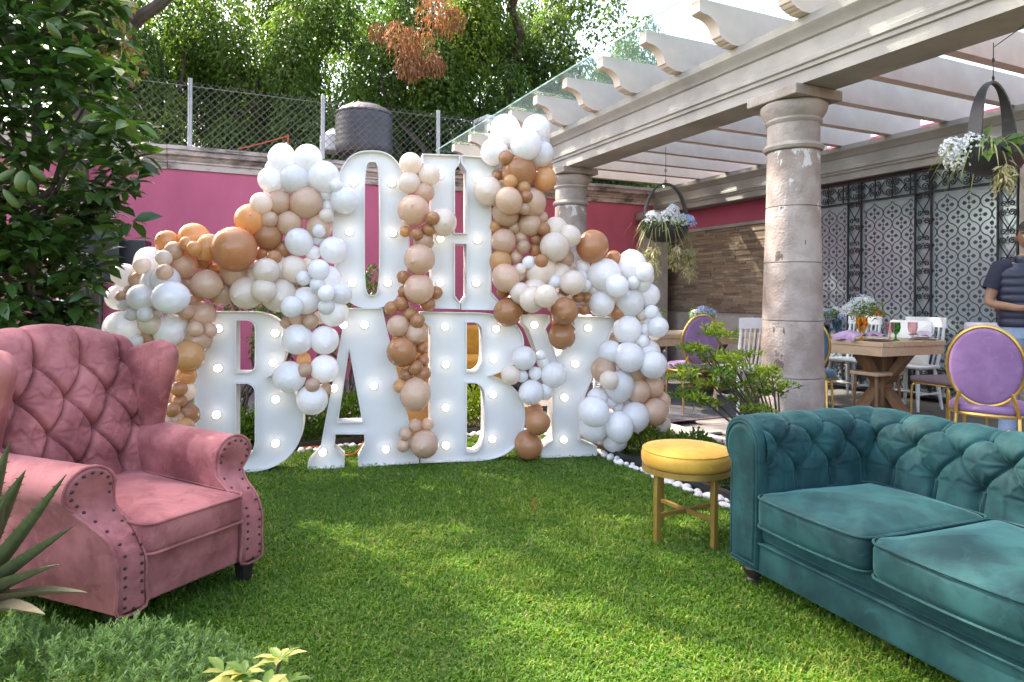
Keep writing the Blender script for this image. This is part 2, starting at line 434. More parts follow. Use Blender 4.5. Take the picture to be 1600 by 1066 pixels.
# ---- back wall (pink) with coping
wall = thing('garden_wall', 'long pink plastered garden wall with stained stone coping behind the balloons', 'wall', T(0, 11.98), TA)
MB().box((-6.1, 0.12, 1.45), (20.0, 0.24, 3.1)).build('plaster_face', m_pink, wall)
cp = [(-0.03, 2.99), (-0.03, 3.07), (-0.05, 3.075), (-0.05, 3.10), (-0.075, 3.12), (-0.09, 3.15), (-0.13, 3.17), (-0.13, 3.225), (-0.16, 3.235), (-0.16, 3.285), (0.32, 3.285), (0.32, 2.99)]
for i in range(12):   # coping stones butted end to end
    x0 = -16.0 + 1.65 * i; b = MB()
    vs = [(x0 + 0.004, y, z + 0.004 * math.sin(i * 3)) for y, z in cp] + [(x0 + 1.646, y, z + 0.004 * math.sin(i * 3)) for y, z in cp]
    n = len(cp); fs = [(k, n + k, n + (k + 1) % n, (k + 1) % n) for k in range(n)] + [tuple(range(n)), tuple(reversed(range(n, 2 * n)))]
    b.add(vs, fs).build('coping_stone', m_cope, wall, sharp=25)
# flat roof of the neighbouring building behind it
nb = thing('neighbour_building', 'grey flat roofed outbuilding behind the pink wall carrying the water tank', 'building', T(-4, 13.6), TA)
MB().box((0, 0, 1.5), (18, 2.6, 3.0)).build('outer_wall', m_stone, nb)
MB().box((0, 0, 3.06), (18.2, 2.7, 0.12)).build('roof_slab', m_grout, nb)

# ---- chain link fence on the wall
fen = thing('chain_link_fence', 'galvanised chain link fence standing on the pink wall', 'fence', T(0, 12.14, 3.285), TA)
post = MB().tube([(0, 0, 0), (0, 0, 1.0)], 0.03, 10).build('post', m_galv, fen); post.location = (-7.82, 0, 0)
for x in (-6.05, -4.18, -2.4, -0.6, 1.2): piece(post, fen, (x, 0, 0))
pz = piece(post, fen, (-8.72, 0, 0), (0, R(9), 0))
b = MB(); dx, H = 0.108, 0.93
x0, x1 = -8.75, 1.3
k = x0 - H
while k < x1:
    for sg in (1, -1):
        pts = []
        for i in range(17):
            z = H * i / 16; x = k + z if sg > 0 else k + H - z
            if x0 <= x <= x1: pts.append((x, 0.006 * sg * (1 if (i % 2) else -1), 0.02 + z))
        if len(pts) > 1: b.tube(pts, 0.0032, 4, cap=False)
    k += dx
b.tube([(x0, 0.03, 0.06), (x1, 0.03, 0.06)], 0.004, 4); b.tube([(x0, 0.03, 0.9), (x1, 0.03, 0.9)], 0.004, 4)
b.build('wire_mesh', m_wire, fen)
# water tanks and roof things
m_tank = mat('dark_grey_plastic', (0.030, 0.030, 0.040), (0.05, 0.05, 0.06), 0.5, nscale=3, bump=0.1, bscale=20)
tk = thing('water_tank', 'dark grey plastic water tank with domed lid behind the wire fence', 'tank', P(569, 238, 11.0) - Vector((0, 0, 0.05)))
zt = tk.location.z
MB().lathe([(0.42, 0.0), (0.455, 0.05)] + [q for k in range(7) for q in ((0.455, 0.10 + 0.08 * k), (0.462, 0.125 + 0.08 * k), (0.455, 0.15 + 0.08 * k))] + [(0.455, 0.64)], 40).build('tank_body', m_tank, tk)
MB().lathe([(0.47, 0.64), (0.47, 0.665), (0.44, 0.69), (0.38, 0.74), (0.28, 0.79), (0.16, 0.82), (0.15, 0.845), (0.02, 0.85)], 40).build('lid', m_tank, tk)
tr_ = thing('white_tank', 'small pale round tank partly hidden behind the dark water tank', 'tank', P(520, 238, 11.7))
MB().lathe([(0.2, 0), (0.22, 0.02), (0.22, 0.26), (0.02, 0.42)], 24).build('tank_body', mat('pale_plastic', (0.62, 0.62, 0.62), None, 0.5), tr_)
wc = mat('white_metal', (0.72, 0.72, 0.74), (0.6, 0.6, 0.62), 0.5, nscale=12)
ac = thing('rooftop_unit', 'white boxy rooftop fan unit above the letter H behind the wall', 'cooling unit', P(772, 236, 12.5), TA + R(8))
MB().box((0, 0, 0.30), (0.62, 0.5, 0.56)).build('casing', wc, ac, bevel=0.012)
MB().box((-0.314, 0, 0.30), (0.006, 0.34, 0.40)).build('grille', mat('dark_grille', (0.12, 0.12, 0.13), None, 0.6), ac)
b = MB(); b.box((0, -0.254, 0.50), (0.5, 0.008, 0.05)); b.box((0, -0.254, 0.36), (0.5, 0.008, 0.04)); b.box((0, -0.254, 0.22), (0.5, 0.008, 0.04)); b.build('louvre', m_galv, ac)
m_red = mat('red_cord', (0.55, 0.06, 0.03), None, 0.6)
rc = thing('barrier_cord', 'red and white cord strung behind the wire fence', 'cord', P(450, 236, 10.7))
b = MB(); b.tube([Vector(P(372, 233, 10.4)) - rc.location, Vector(P(410, 224, 10.6)) - rc.location, Vector(P(449, 213, 10.7)) - rc.location], 0.009, 5); b.build('cord', m_red, rc)
MB().tube([(0, 0, -0.05), (0, 0, 0.26)], 0.011, 6).build('stake', m_red, rc)

# ---- pergola
perg = thing('pergola', 'stone pergola with round columns, scroll ended rafters and a glass roof', 'pergola', TO, TA)
half = [(-0.17, 2.84), (-0.17, 2.925), (-0.188, 2.932), (-0.188, 2.958), (-0.205, 2.968), (-0.205, 3.0), (-0.182, 3.015), (-0.182, 3.125), (-0.20, 3.135), (-0.215, 3.165), (-0.24, 3.185), (-0.258, 3.21), (-0.258, 3.268)]
prof = half + [(-x, z) for x, z in reversed(half)]
def beam(l, t0, t1):
    b = MB(); b.prism([(x + l, z) for x, z in prof], t0, t1); return b.build('beam', m_beam, perg, sharp=25)
beam(0.0, -3.0, 11.95); beam(3.66, -3.0, 11.95)
tail = [(-0.64, 3.57), (-0.64, 3.475), (-0.615, 3.465), (-0.60, 3.462)]
tail += [(-0.60 + 0.155 * math.sin(R(a)), 3.325 + 0.137 * math.cos(R(a))) for a in (12, 24, 36, 48, 60, 72, 84)]
tail += [(-0.44, 3.322), (-0.425, 3.318), (-0.415, 3.305), (-0.405, 3.298), (-0.39, 3.297), (-0.38, 3.288), (-0.365, 3.284), (-0.35, 3.284), (-0.335, 3.272), (3.95, 3.272), (3.95, 3.57)]
raf = MB().prism(tail, -0.05, 0.05).build('rafter', m_rafter, perg, sharp=30)
raf.location = (0, 5.95 - 0.673 * 5, 0)
for k in range(-4, 9): piece(raf, perg, (0, 5.95 + 0.673 * k, 0))
for k in range(6):
    b = MB(); y0 = -1.4 + 2.2 * k; y1 = y0 + 2.19 if k < 5 else 11.9
    b.box((1.66, (y0 + y1) / 2, 3.584), (4.76, y1 - y0, 0.012)); b.build('glass_panel', m_glassroof, perg)
    MB().box((-0.7225, (y0 + y1) / 2, 3.584), (0.004, y1 - y0, 0.016)).build('glass_edge', m_glassedge, perg)
def column(t):
    c = bpy.data.objects.new('column', None); COL.objects.link(c); c.parent = perg; c.location = (0, t, 0); c.empty_display_size = 0.1
    def rad(z): return 0.228 - 0.040 * sstep(0.3, 2.5, z) * 1.0
    MB().box((0, 0, 0.10), (0.62, 0.62, 0.16)).build('plinth', m_column, c, bevel=0.012)
    MB().lathe([(0.29, 0.182), (0.305, 0.205), (0.305, 0.23), (0.285, 0.255), (0.25, 0.262), (0.245, 0.30)], 40).build('base_ring', m_column, c)
    zs = [0.302, 0.72, 1.14, 1.57, 1.985, 2.40]
    for i in range(5):
        z0, z1 = zs[i] + 0.0015, zs[i + 1] - 0.0015; pr = [(rad(z0) - 0.004, z0)] + [(rad(z0 + 0.003 + (z1 - z0 - .006) * k / 8), z0 + 0.003 + (z1 - z0 - .006) * k / 8) for k in range(9)] + [(rad(z1) - 0.004, z1)]
        MB().lathe(pr, 48).build('drum', m_column, c, sharp=25)
    MB().lathe([(0.188, 2.402), (0.205, 2.41), (0.216, 2.43), (0.205, 2.452), (0.186, 2.46), (0.186, 2.60), (0.194, 2.607), (0.202, 2.625), (0.196, 2.64), (0.208, 2.66), (0.228, 2.69), (0.238, 2.72), (0.236, 2.745), (0.215, 2.762)], 48).build('capital', m_capital, c, sharp=35)
    MB().box((0, 0, 2.80), (0.475, 0.475, 0.076)).build('abacus', m_capital, c, bevel=0.008)
column(5.594); column(8.94); column(2.25)

# ---- side wall of the terrace: slatted stone, then iron screen, pillar, pink plaster
sw = thing('side_wall', 'terrace side wall, pink plaster above a cladding of thin stacked brown stone strips', 'wall', TO, TA)
m_pink2 = m_pink
MB().box((3.86, 10.5, 1.45), (0.24, 2.93, 2.75)).build('plaster_face', m_pink2, sw)
MB().box((4.5, 4.5, 1.78), (0.2, 15.5, 3.56)).build('upper_plaster', m_pink2, sw)
MB().box((3.73, 10.5, 0.61), (0.03, 2.9, 0.92)).build('base_course', m_stone, sw)
MB().box((3.715, 10.5, 2.478), (0.06, 2.9, 0.05)).build('trim', m_beam, sw)
m_slats = [mat('stone_strip_%s' % n, c, c2, 0.9, nscale=9, rnd=0.10, bump=0.4, bscale=50) for n, c, c2 in
           (('tan', (0.27, 0.19, 0.13), (0.20, 0.14, 0.095)), ('brown', (0.20, 0.14, 0.10), (0.15, 0.105, 0.075)), ('sand', (0.32, 0.24, 0.17), (0.24, 0.175, 0.125)), ('grey', (0.225, 0.17, 0.135), (0.175, 0.135, 0.105)))]
protos = {}
z = 1.08; r2 = random.Random(3)
while z < 2.44:
    t = 9.06
    while t < 11.94:
        L = min(r2.choice((0.20, 0.28, 0.34, 0.42)), 11.95 - t)
        mi = r2.choice((0, 0, 1, 2, 2, 3)); key = (round(L, 2), mi)
        loc = (3.74 - r2.choice((0.0, 0.004, 0.008, 0.012)), t + L / 2, z + 0.022)
        if key not in protos:
            protos[key] = MB().box((-0.02, 0, 0), (0.05, L - 0.003, 0.0425)).build('stone_strip', m_slats[mi], sw, sharp=30); protos[key].location = loc
        else: piece(protos[key], sw, loc)
        t += L
    z += 0.0455
pl = thing('corner_pilaster', 'grey stone pilaster in the terrace corner beside the stacked stone wall', 'pilaster', T(3.28, 11.68), TA)
MB().box((0, 0, 1.35), (0.36, 0.36, 2.7)).build('shaft', m_stone, pl, bevel=0.01)
MB().box((0, 0, 2.765), (0.46, 0.46, 0.13)).build('cap', m_stone, pl, bevel=0.015)
pl = thing('terrace_pillar', 'pale stone pillar at the right end of the iron screen', 'pillar', T(3.62, 5.62), TA)
MB().box((0, 0, 1.4), (0.4, 0.5, 2.8)).build('shaft', m_stone, pl, bevel=0.012)
MB().box((0, 0, 0.25), (0.46, 0.56, 0.2)).build('base', m_stone, pl, bevel=0.012)
MB().box((4.0, 1.3, 1.45), (0.2, 8.0, 2.75)).build('plaster_face', m_pink2, sw)

# ---- wrought iron screen with etched glass panels
scr = thing('iron_screen', 'black wrought iron scroll screen framing etched glass panels', 'screen', T(3.56, 0, 0), TA)
m_frost = mat('frosted_glass', (0.40, 0.50, 0.52), (0.35, 0.44, 0.46), 0.2, metal=0.45, spec=0.9, nscale=1.5)
m_etch = mat('etched_pattern', (0.03, 0.035, 0.045), None, 0.5)
def spiral(cx, cy, r0, r1, a0, turns, n=16):
    return [(cx + (r0 + (r1 - r0) * k / n) * math.cos(a0 + turns * 2 * math.pi * k / n), cy + (r0 + (r1 - r0) * k / n) * math.sin(a0 + turns * 2 * math.pi * k / n)) for k in range(n + 1)]
def heart_half(sg, w, h):
    top = spiral(0.24 * w, 0.80 * h, 0.035 * w, 0.20 * w, R(200), -1.55, 20)      # ends heading outwards and down
    low = spiral(0.22 * w, 0.13 * h, 0.18 * w, 0.03 * w, R(170), -1.35, 16)
    mid = catmull([(top[-1][0], top[-1][1], 0), (0.36 * w, 0.62 * h, 0), (0.16 * w, 0.42 * h, 0), (0.03 * w, 0.27 * h, 0), (low[0][0], low[0][1], 0)], 5)
    return [(sg * x, 0, y) for x, y in top] + [(sg * p.x, 0, p.y) for p in mid[1:-1]] + [(sg * x, 0, y) for x, y in low]
def scroll_mesh(w, h):
    b = MB()
    for sg in (-1, 1): b.tube(heart_half(sg, w * 0.95, h), 0.0068, 5)
    b.ball((0, 0, 0.27 * h), 0.014, 6, 4); b.ball((0, 0, 0.92 * h), 0.012, 6, 4)
    return b
strips = [6.05, 6.95, 7.85, 8.75]; SWD = 0.19
Z0, Z1 = PATIO_Z + 0.03, 2.80; ZB0, ZB1 = 0.50, 2.545
b = MB()
for tt in strips:
    for s_ in (-SWD / 2, SWD / 2): b.box((0, tt + s_, (Z0 + Z1) / 2), (0.022, 0.016, Z1 - Z0))
for zz in (Z0, ZB0, ZB1, Z1): b.box((0, 7.4, zz), (0.02, 2.9, 0.018))
b.build('frame_bar', m_iron, scr)
for tt in strips: MB().box((0.042, tt, (0.2 + 2.53) / 2), (0.012, SWD + 0.03, 2.33)).build('glass_strip', m_frost, scr)
MB().box((0.036, 7.4, 2.672), (0.012, 2.9, 0.276)).build('glass_strip', m_frost, scr)
vs_ = scroll_mesh(SWD, 0.30).build('scroll', m_iron, scr); used = False
for tt in strips:
    k = 0; z = ZB0 + 0.012
    while z + 0.28 < ZB1 + 0.02:
        for flip in (0,):
            if not used: vs_.location = (0, tt, z); vs_.rotation_euler = (0, 0, R(90)); used = True
            else: piece(vs_, scr, (0, tt, z), (0, 0, R(90)))
        z += 0.2925
hs_ = scroll_mesh(0.235, 0.205).build('scroll', m_iron, scr); used = False
cb = None
for row, zz in ((0, Z1), (1, ZB0)):
    tt = 5.965; i = 0
    while tt < 8.80:
        Mr = (0, R(90), R(90)) if False else None
        loc = (0, tt + 0.11, zz - 0.128)
        # lay the heart on its side, alternating left and right
        rot = (R(90) if i % 2 else R(-90), 0, R(90))
        rx = Matrix.Rotation(R(90), 4, 'Z') @ Matrix.Rotation(R(90 if i % 2 else -90), 4, 'Y')
        e = rx.to_euler(); off = -0.103 if i % 2 else 0.103
        l2 = (0, tt + 0.115 + (-0.103 if i % 2 == 0 else 0.103) * -1 * -1 * (-1), zz - 0.128)
        l2 = (0, tt + 0.115 - (0.1025 if i % 2 else -0.1025), zz - 0.128)
        if not used: hs_.location = l2; hs_.rotation_euler = e; used = True
        else: piece(hs_, scr, l2, e)
        if cb is None: cb = MB().box((0, 0, 0), (0.014, 0.012, 0.236)).build('cross_bar', m_iron, scr); cb.location = (0, tt, zz - 0.128)
        else: piece(cb, scr, (0, tt, zz - 0.128))
        tt += 0.2285; i += 1
def ribbon(b, pts, w, x):
    pts = [Vector((p[0], p[1])) for p in pts]; vs = []
    for i, p in enumerate(pts):
        t_ = pts[min(i + 1, len(pts) - 1)] - pts[max(i - 1, 0)]; t_.normalize(); n_ = Vector((-t_.y, t_.x)) * w / 2
        vs += [(x, p.x - n_.x, p.y - n_.y), (x, p.x + n_.x, p.y + n_.y)]
    b.add(vs, [(2 * i, 2 * i + 1, 2 * i + 3, 2 * i + 2) for i in range(len(pts) - 1)])
for i in range(4):
    y0 = (strips[i - 1] + SWD / 2 + 0.012) if i else None
    if i == 0: continue
    y1 = strips[i] - SWD / 2 - 0.012
    g = MB().box((0.03, (y0 + y1) / 2, (0.2 + 2.53) / 2), (0.012, y1 - y0 + 0.02, 2.33)).build('glass_panel', m_frost, scr)
    b = MB(); a = 0.235; hh = 0.147; x = 0.022
    # ogee net
    nk = int((y1 - y0) / a) + 2
    for k in range(nk + 1):
        for sg in (1, -1):
            run = []
            for j in range(0, 132):
                zz = 0.24 + j * 0.0175; ph = math.pi * (zz - 0.24 - hh / 2) / hh
                yy = y0 + (k - 1) * a + (a / 2 if sg > 0 else a) + sg * (a / 4) * math.copysign(abs(math.cos(ph)) ** 0.62, math.cos(ph)) * 0.97
                if zz < 2.50 and y0 + 0.01 < yy < y1 - 0.01: run.append((yy, zz))
                else:
                    if len(run) > 1: ribbon(b, run, 0.013, x)
                    run = []
            if len(run) > 1: ribbon(b, run, 0.013, x)
    # four petalled motifs between the lines
    row = 0; zz = 0.24 + hh / 2
    while zz < 2.5:
        k = -1
        while True:
            yy = y0 + k * a + (a / 2 if row % 2 else 0) + a / 4; k += 1
            if yy > y1 - 0.03: break
            if yy < y0 + 0.03: continue
            for q in range(4):
                an = q * math.pi / 2; ca, sa = math.cos(an), math.sin(an)
                for inner in (0,):
                    sh = [(0.02, 0), (0.036, 0.017), (0.056, 0.023), (0.076, 0.0), (0.056, -0.023), (0.036, -0.017)]
                    ring = [(yy + u * ca - v_ * sa, zz + u * sa + v_ * ca) for u, v_ in sh]
                    b.add([(x - 0.0005, p[0], p[1]) for p in ring], [tuple(range(6))])
            b.add([(x - 0.0005, yy + 0.012 * math.cos(q), zz + 0.012 * math.sin(q)) for q in [w * 1.0472 for w in range(6)]], [tuple(range(6))])
        zz += hh; row += 1
    b.build('etched_pattern', m_etch, g, sharp=None)
MB().box((3.95, 7.4, 1.4), (0.1, 3.2, 2.7)).build('backing_wall', m_grout, sw)
# ================================================================== VEGETATION
m_ficus = leaf_mat('ficus_leaf', (0.04, 0.085, 0.02), (0.10, 0.18, 0.035), (0.22, 0.29, 0.055), 0.5)
m_dry = leaf_mat('dry_leaf', (0.16, 0.065, 0.03), (0.30, 0.14, 0.075), (0.42, 0.22, 0.12), 0.25, rough=0.8)
m_citrus = leaf_mat('citrus_leaf', (0.026, 0.062, 0.016), (0.06, 0.125, 0.024), (0.13, 0.23, 0.035), 0.32, rough=0.3, spec=0.5)
m_hedge = leaf_mat('hedge_leaf', (0.03, 0.075, 0.010), (0.07, 0.15, 0.018), (0.20, 0.27, 0.03), 0.3)
m_fruit = mat('green_fruit', (0.035, 0.075, 0.010), (0.065, 0.105, 0.018), 0.55, nscale=8, bump=0.2, bscale=60)

def limb(b, p0, p1, r0, r1, wob=0.15, n=7):
    p0, p1 = Vector(p0), Vector(p1); L = (p1 - p0).length; pts = []
    for k in range(n + 1):
        t = k / n; o = Vector((random.gauss(0, 1), random.gauss(0, 1), random.gauss(0, 0.5))) * wob * L * 0.12 * (0 if k in (0,) else 1)
        pts.append(p0.lerp(p1, t) + o)
    b.tube(pts, [r0 + (r1 - r0) * k / n for k in range(n + 1)], 8)
    return pts

def clump_leaves(centres, per, sxy, sz, L, W, tint0, down=0.9, outward=None):
    N = len(centres) * per; c = np.repeat(np.array(centres), per, 0)
    ct = np.repeat(RNG.uniform(-0.32, 0.42, len(centres)), per)
    # hanging teardrop: narrow below, full above
    h = RNG.beta(1.6, 1.4, N); wid = np.sin(np.pi * np.clip(h * 0.85 + 0.1, 0, 1)) ** 0.7
    an = RNG.uniform(0, 2 * np.pi, N); rr = np.sqrt(RNG.uniform(0.15, 1, N)) * sxy * wid
    off = np.stack([np.cos(an) * rr, np.sin(an) * rr, (h - 0.6) * 2 * sz], 1)
    pos = c + off
    ax = np.stack([np.cos(an), np.sin(an), np.zeros(N)], 1) * 0.8 + RNG.normal(0, 0.45, (N, 3)); ax[:, 2] -= down
    nr = np.stack([np.cos(an), np.sin(an), np.full(N, 0.9)], 1) + RNG.normal(0, 0.45, (N, 3))
    Ls = L * RNG.uniform(0.7, 1.25, N); Ws = W * RNG.uniform(0.75, 1.2, N)
    ti = np.clip(tint0 + ct + RNG.normal(0, 0.14, N), 0, 1)
    return pos, ax, nr, Ls, Ws, ti

def ficus(name, label, px, d, ztop, zlow, rx, ry, nclump, per, tint=0.38, group='tall leafy trees behind the pink wall'):
    x = (px - CX) / FPX * d
    t = thing(name, label, 'tree', (x, d, 0), 0, group)
    b = MB(); hz = (ztop + zlow) / 2
    limb(b, (0, 0, -0.05), (0.1, 0, zlow + 0.8), 0.2, 0.15, 0.1)
    for k in range(6):
        a = random.uniform(0, 6.28); limb(b, (0.1, 0, zlow + random.uniform(0, 1.2)), (math.cos(a) * rx * 0.7, math.sin(a) * ry * 0.6, hz + random.uniform(-0.5, 1.6)), 0.09, 0.025, 0.4)
    b.build('trunk', m_bark, t)
    cs = []
    while len(cs) < nclump:
        v = RNG.normal(0, 1, 3); v /= np.linalg.norm(v)
        if v[1] > 0.35 and RNG.random() < 0.7: continue
        r = RNG.uniform(0.72, 1.04) if RNG.random() < 0.8 else RNG.uniform(0.3, 0.7)
        cs.append((v[0] * rx * r, v[1] * ry * r, hz + v[2] * (ztop - zlow) / 2 * r))
    leaves('crown', *clump_leaves(cs, per, 0.56, 0.85, 0.105, 0.056, tint), m_ficus, t)
    return t
specs = [(225, 13.2, 8.2, 1.6, 1.5), (345, 14.6, 8.6, 2.0, 1.9), (455, 13.6, 8.0, 1.6, 1.7), (570, 14.8, 8.8, 1.8, 1.9), (675, 13.7, 8.2, 1.5, 1.65), (780, 14.6, 8.6, 1.8, 1.75), (885, 14.9, 8.3, 2.0, 1.7), (968, 16.0, 7.6, 2.0, 1.6)]
where = ['leftmost, beside the citrus tree', 'rising behind the leftmost fence bay', 'above the left balloon arch', 'rising behind the dark water tank', 'with brown dead sprays hanging over the letter H', 'above the white balloons of the right arch', 'beside the glass roof edge', 'rightmost, against the sky']
trees = []
for (px, d, zt_, zl, rx), w in zip(specs, where):
    trees.append(ficus('ficus_tree', 'dense drooping green tree behind the wall, ' + w, px, d, zt_, zl, rx, 1.2, 27, 900, tint=random.uniform(0.3, 0.46)))
# second, denser rank behind, closes the view; darker tint paints shade between crowns
for k, (px, d) in enumerate(((130, 17.5), (300, 18), (470, 18.5), (640, 18.5), (800, 19), (930, 19.5), (545, 17.2))):
    ficus('ficus_tree', 'tree with shade-darkened leaves in the rear rank of trees, ' + ['far left', 'second from left', 'behind the water tank', 'behind the letter H', 'behind the right balloon arch', 'rightmost of the rank', 'between water tank and left fence post'][k], px, d, 9.2 if k != 5 else 7.8, 1.0, 2.4, 1.2, 95, 190, tint=0.25, group='rear rank of trees')
# dead sprays: parts of the tree they hang in
for (px, py, dd, n, s) in ((690, 12, 12.3, 3, 0.34), (655, 62, 12.3, 3, 0.30), (625, 40, 12.4, 2, 0.25), (645, 100, 12.2, 4, 0.26), (672, 96, 12.2, 2, 0.2), (590, 52, 12.5, 1, 0.2), (715, 30, 12.3, 2, 0.25)):
    c = np.array(P(px, py, dd)) - np.array(trees[4].location)
    cs = [c + RNG.normal(0, s * 0.5, 3) * np.array([1, 0.6, 0.5]) for _ in range(n)]
    leaves('dead_spray', *clump_leaves(cs, 120, s * 0.8, s * 1.0, 0.12, 0.03, 0.6, down=1.6), m_dry, trees[4])

# unseen crown added above the picture to shade the terrace, hung on the sixth tree
cs = []
o5 = np.array(trees[5].location)
while len(cs) < 100:
    v = RNG.uniform(-1, 1, 3)
    if v @ v < 1: cs.append(np.array((0.1 + v[0] * 3.6, 10.0 + v[1] * 2.6, 8.8 + v[2] * 1.3)) - o5)
leaves('added_shade_crown', *clump_leaves(cs, 170, 0.62, 0.5, 0.17, 0.09, 0.4), m_ficus, trees[5])
b = MB(); limb(b, (0.0, 0, 5.0), (0.9, -2.6, 8.6), 0.13, 0.06, 0.2); limb(b, (0.9, -2.6, 8.6), (2.6, -4.2, 8.9), 0.06, 0.03, 0.2); b.build('limb', m_bark, trees[5])  # limb added to carry the unseen shading crown

# big shade tree: trunk in the left background, unseen crown set toward the sun for dappled shade
sh = thing('shade_tree', 'tall tree with dark forked limb and brownish leaves at top left corner', 'tree', (-5.5, 8.4, 0))
b = MB(); tp = limb(b, (0, 0, -0.05), (0.15, -0.1, 4.6), 0.2, 0.13, 0.1)
q = Vector(P(212, 32, 8.4)) - sh.location; q2 = Vector(P(265, -8, 8.3)) - sh.location
b.tube(catmull([tp[-2], tp[-1] + Vector((0.3, 0, 0.0)), q + Vector((-.1, 0, -.15)), q, q2, q2 + Vector((0.6, -0.3, 0.5)), q2 + Vector((1.4, -0.8, 1.6))], 5), [0.12 - 0.0025 * k for k in range(31)], 8)
for k in range(9):
    a = k * 0.75; limb(b, tp[-1], (-2.0 + math.cos(a) * 3.6, 0.4 + math.sin(a) * 3.2, 9.8 + random.uniform(0, 2.4)), 0.10, 0.03, 0.3)
b.build('trunk', m_bark, sh)
cs = []
while len(cs) < 105:
    v = RNG.uniform(-1, 1, 3)
    if v @ v > 1: continue
    cs.append((-2.0 + v[0] * 5.2, 0.4 + v[1] * 4.6, 11.6 + v[2] * 2.4))
leaves('crown', *clump_leaves(cs, 150, 0.75, 0.55, 0.17, 0.085, 0.45), m_ficus, sh)
cs = [np.array(P(random.uniform(90, 205), random.uniform(-20, 95), random.uniform(7.8, 9.2))) - np.array(sh.location) for _ in range(26)]
leaves('low_leaves', *clump_leaves(cs, 60, 0.24, 0.26, 0.11, 0.05, 0.75), m_ficus, sh)
leaves('brown_leaves', *clump_leaves(cs[::2], 45, 0.26, 0.3, 0.10, 0.05, 0.5), m_dry, sh)

# citrus tree with large leaves and green fruit, left foreground
ct = thing('citrus_tree', 'dark leafy citrus tree with green fruit at the left behind the pink armchair', 'tree', (-2.95, 4.05, 0))
b = MB(); limb(b, (0, 0, -0.03), (0.05, 0, 0.9), 0.055, 0.045, 0.1)
tw = []
for k in range(30):
    a = random.uniform(0, 6.28); zc = random.uniform(0.95, 3.5); rr = random.uniform(0.35, 0.9) * (0.88 if zc < 2.7 else 0.75)
    e = Vector((math.cos(a) * rr, math.sin(a) * rr * 0.85, zc + random.uniform(-0.1, 0.3)))
    limb(b, (0.03 * math.cos(a), 0.03 * math.sin(a), max(0.75, zc - 0.55)), e, 0.018, 0.006, 0.3); tw.append(e)
limb(b, (0.05, 0, 0.85), (0.0, 0.05, 3.2), 0.045, 0.015, 0.1)
b.build('trunk', m_bark, ct)
pos, ax, nr, Ls, Ws, ti = [], [], [], [], [], []
def rosette(c, n, L, bright):
    for k in range(n):
        a = random.uniform(0, 6.28); el = random.uniform(-0.5, 0.7)
        d_ = np.array([math.cos(a) * math.cos(el), math.sin(a) * math.cos(el), math.sin(el)])
        pos.append(np.array(c) + d_ * random.uniform(0.0, 0.05)); ax.append(d_ + np.array([0, 0, -0.2])); nr.append(np.array([0, 0, 1.0]) + RNG.normal(0, 0.45, 3))
        l = L * random.uniform(0.7, 1.2); Ls.append(l); Ws.append(l * random.uniform(0.42, 0.52)); ti.append(min(1, max(0, random.gauss(bright, 0.16))))
for k in range(900):
    while True:
        v = RNG.uniform(-1, 1, 3); q = v @ v
        if 0.30 < q < 1: break
    sc = 0.70 if v[2] > -0.2 else 0.60
    rosette((v[0] * sc - 0.06, v[1] * sc * 0.9, 2.25 + v[2] * 1.45), 6, 0.125, 0.28)
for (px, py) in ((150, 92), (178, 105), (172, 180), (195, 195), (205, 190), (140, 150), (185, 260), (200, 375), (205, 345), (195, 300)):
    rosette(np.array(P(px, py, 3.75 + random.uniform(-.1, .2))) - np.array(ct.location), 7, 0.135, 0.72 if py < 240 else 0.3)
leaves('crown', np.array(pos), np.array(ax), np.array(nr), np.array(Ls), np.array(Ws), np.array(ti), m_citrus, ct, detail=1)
fr = None
for (px, py) in ((35, 285), (50, 295), (18, 312), (60, 272), (8, 275), (85, 50)):
    w = Vector(P(px, py, 3.42)) - ct.location
    if fr is None: fr = MB().lathe([(0.0, -0.05), (0.012, -0.048), (0.03, -0.03), (0.038, 0.0), (0.03, 0.035), (0.012, 0.055), (0.003, 0.06)], 14).build('fruit', m_fruit, ct); fr.location = w
    else: piece(fr, ct, w, (random.uniform(-0.8, 0.8), random.uniform(-0.8, 0.8), 0), (0.55, 0.55, random.uniform(0.75, 1.05)))

# mounds and hedges in the beds
def mound(name, label, cat, loc, rx, ry, h, n, L, W, tint, m=None, group=None, up=0.8):
    t = thing(name, label, cat, loc, 0, group)
    v = RNG.normal(0, 1, (n, 3)); v[:, 2] = np.abs(v[:, 2]); v = unit(v)
    bump_ = 1 + 0.12 * np.sin(v[:, 0] * 7 + loc[0] * 5) * np.cos(v[:, 1] * 6) + RNG.normal(0, 0.05, n)
    r = np.where(RNG.random(n) < 0.75, RNG.uniform(0.9, 1.03, n), RNG.uniform(0.5, 0.9, n)) * bump_
    pos = v * np.array([rx, ry, h]) * r[:, None]; ax = v + RNG.normal(0, 0.5, (n, 3)); ax[:, 2] += up
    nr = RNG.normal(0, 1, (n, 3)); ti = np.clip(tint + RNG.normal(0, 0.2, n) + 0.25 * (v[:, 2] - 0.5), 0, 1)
    leaves('foliage', pos, ax, nr, L * RNG.uniform(0.7, 1.3, n), W * RNG.uniform(0.7, 1.2, n), ti, m or m_hedge, t)
    b = MB()
    for k in range(6):
        a = k * 1.05; b.tube([(0, 0, -0.02), (math.cos(a) * rx * 0.5, math.sin(a) * ry * 0.5, h * 0.6)], 0.008, 5)
    b.build('stem', m_bark, t); return t
mound('low_shrub', 'yellow green low shrub under the right end of the balloon arch', 'shrub', T(-0.62, 6.55), 0.22, 0.30, 0.30, 2600, 0.032, 0.02, 0.75)
mound('low_shrub', 'dark green low shrub between balloon arch and yellow stool', 'shrub', T(-0.58, 6.0), 0.24, 0.32, 0.24, 2600, 0.032, 0.02, 0.25)
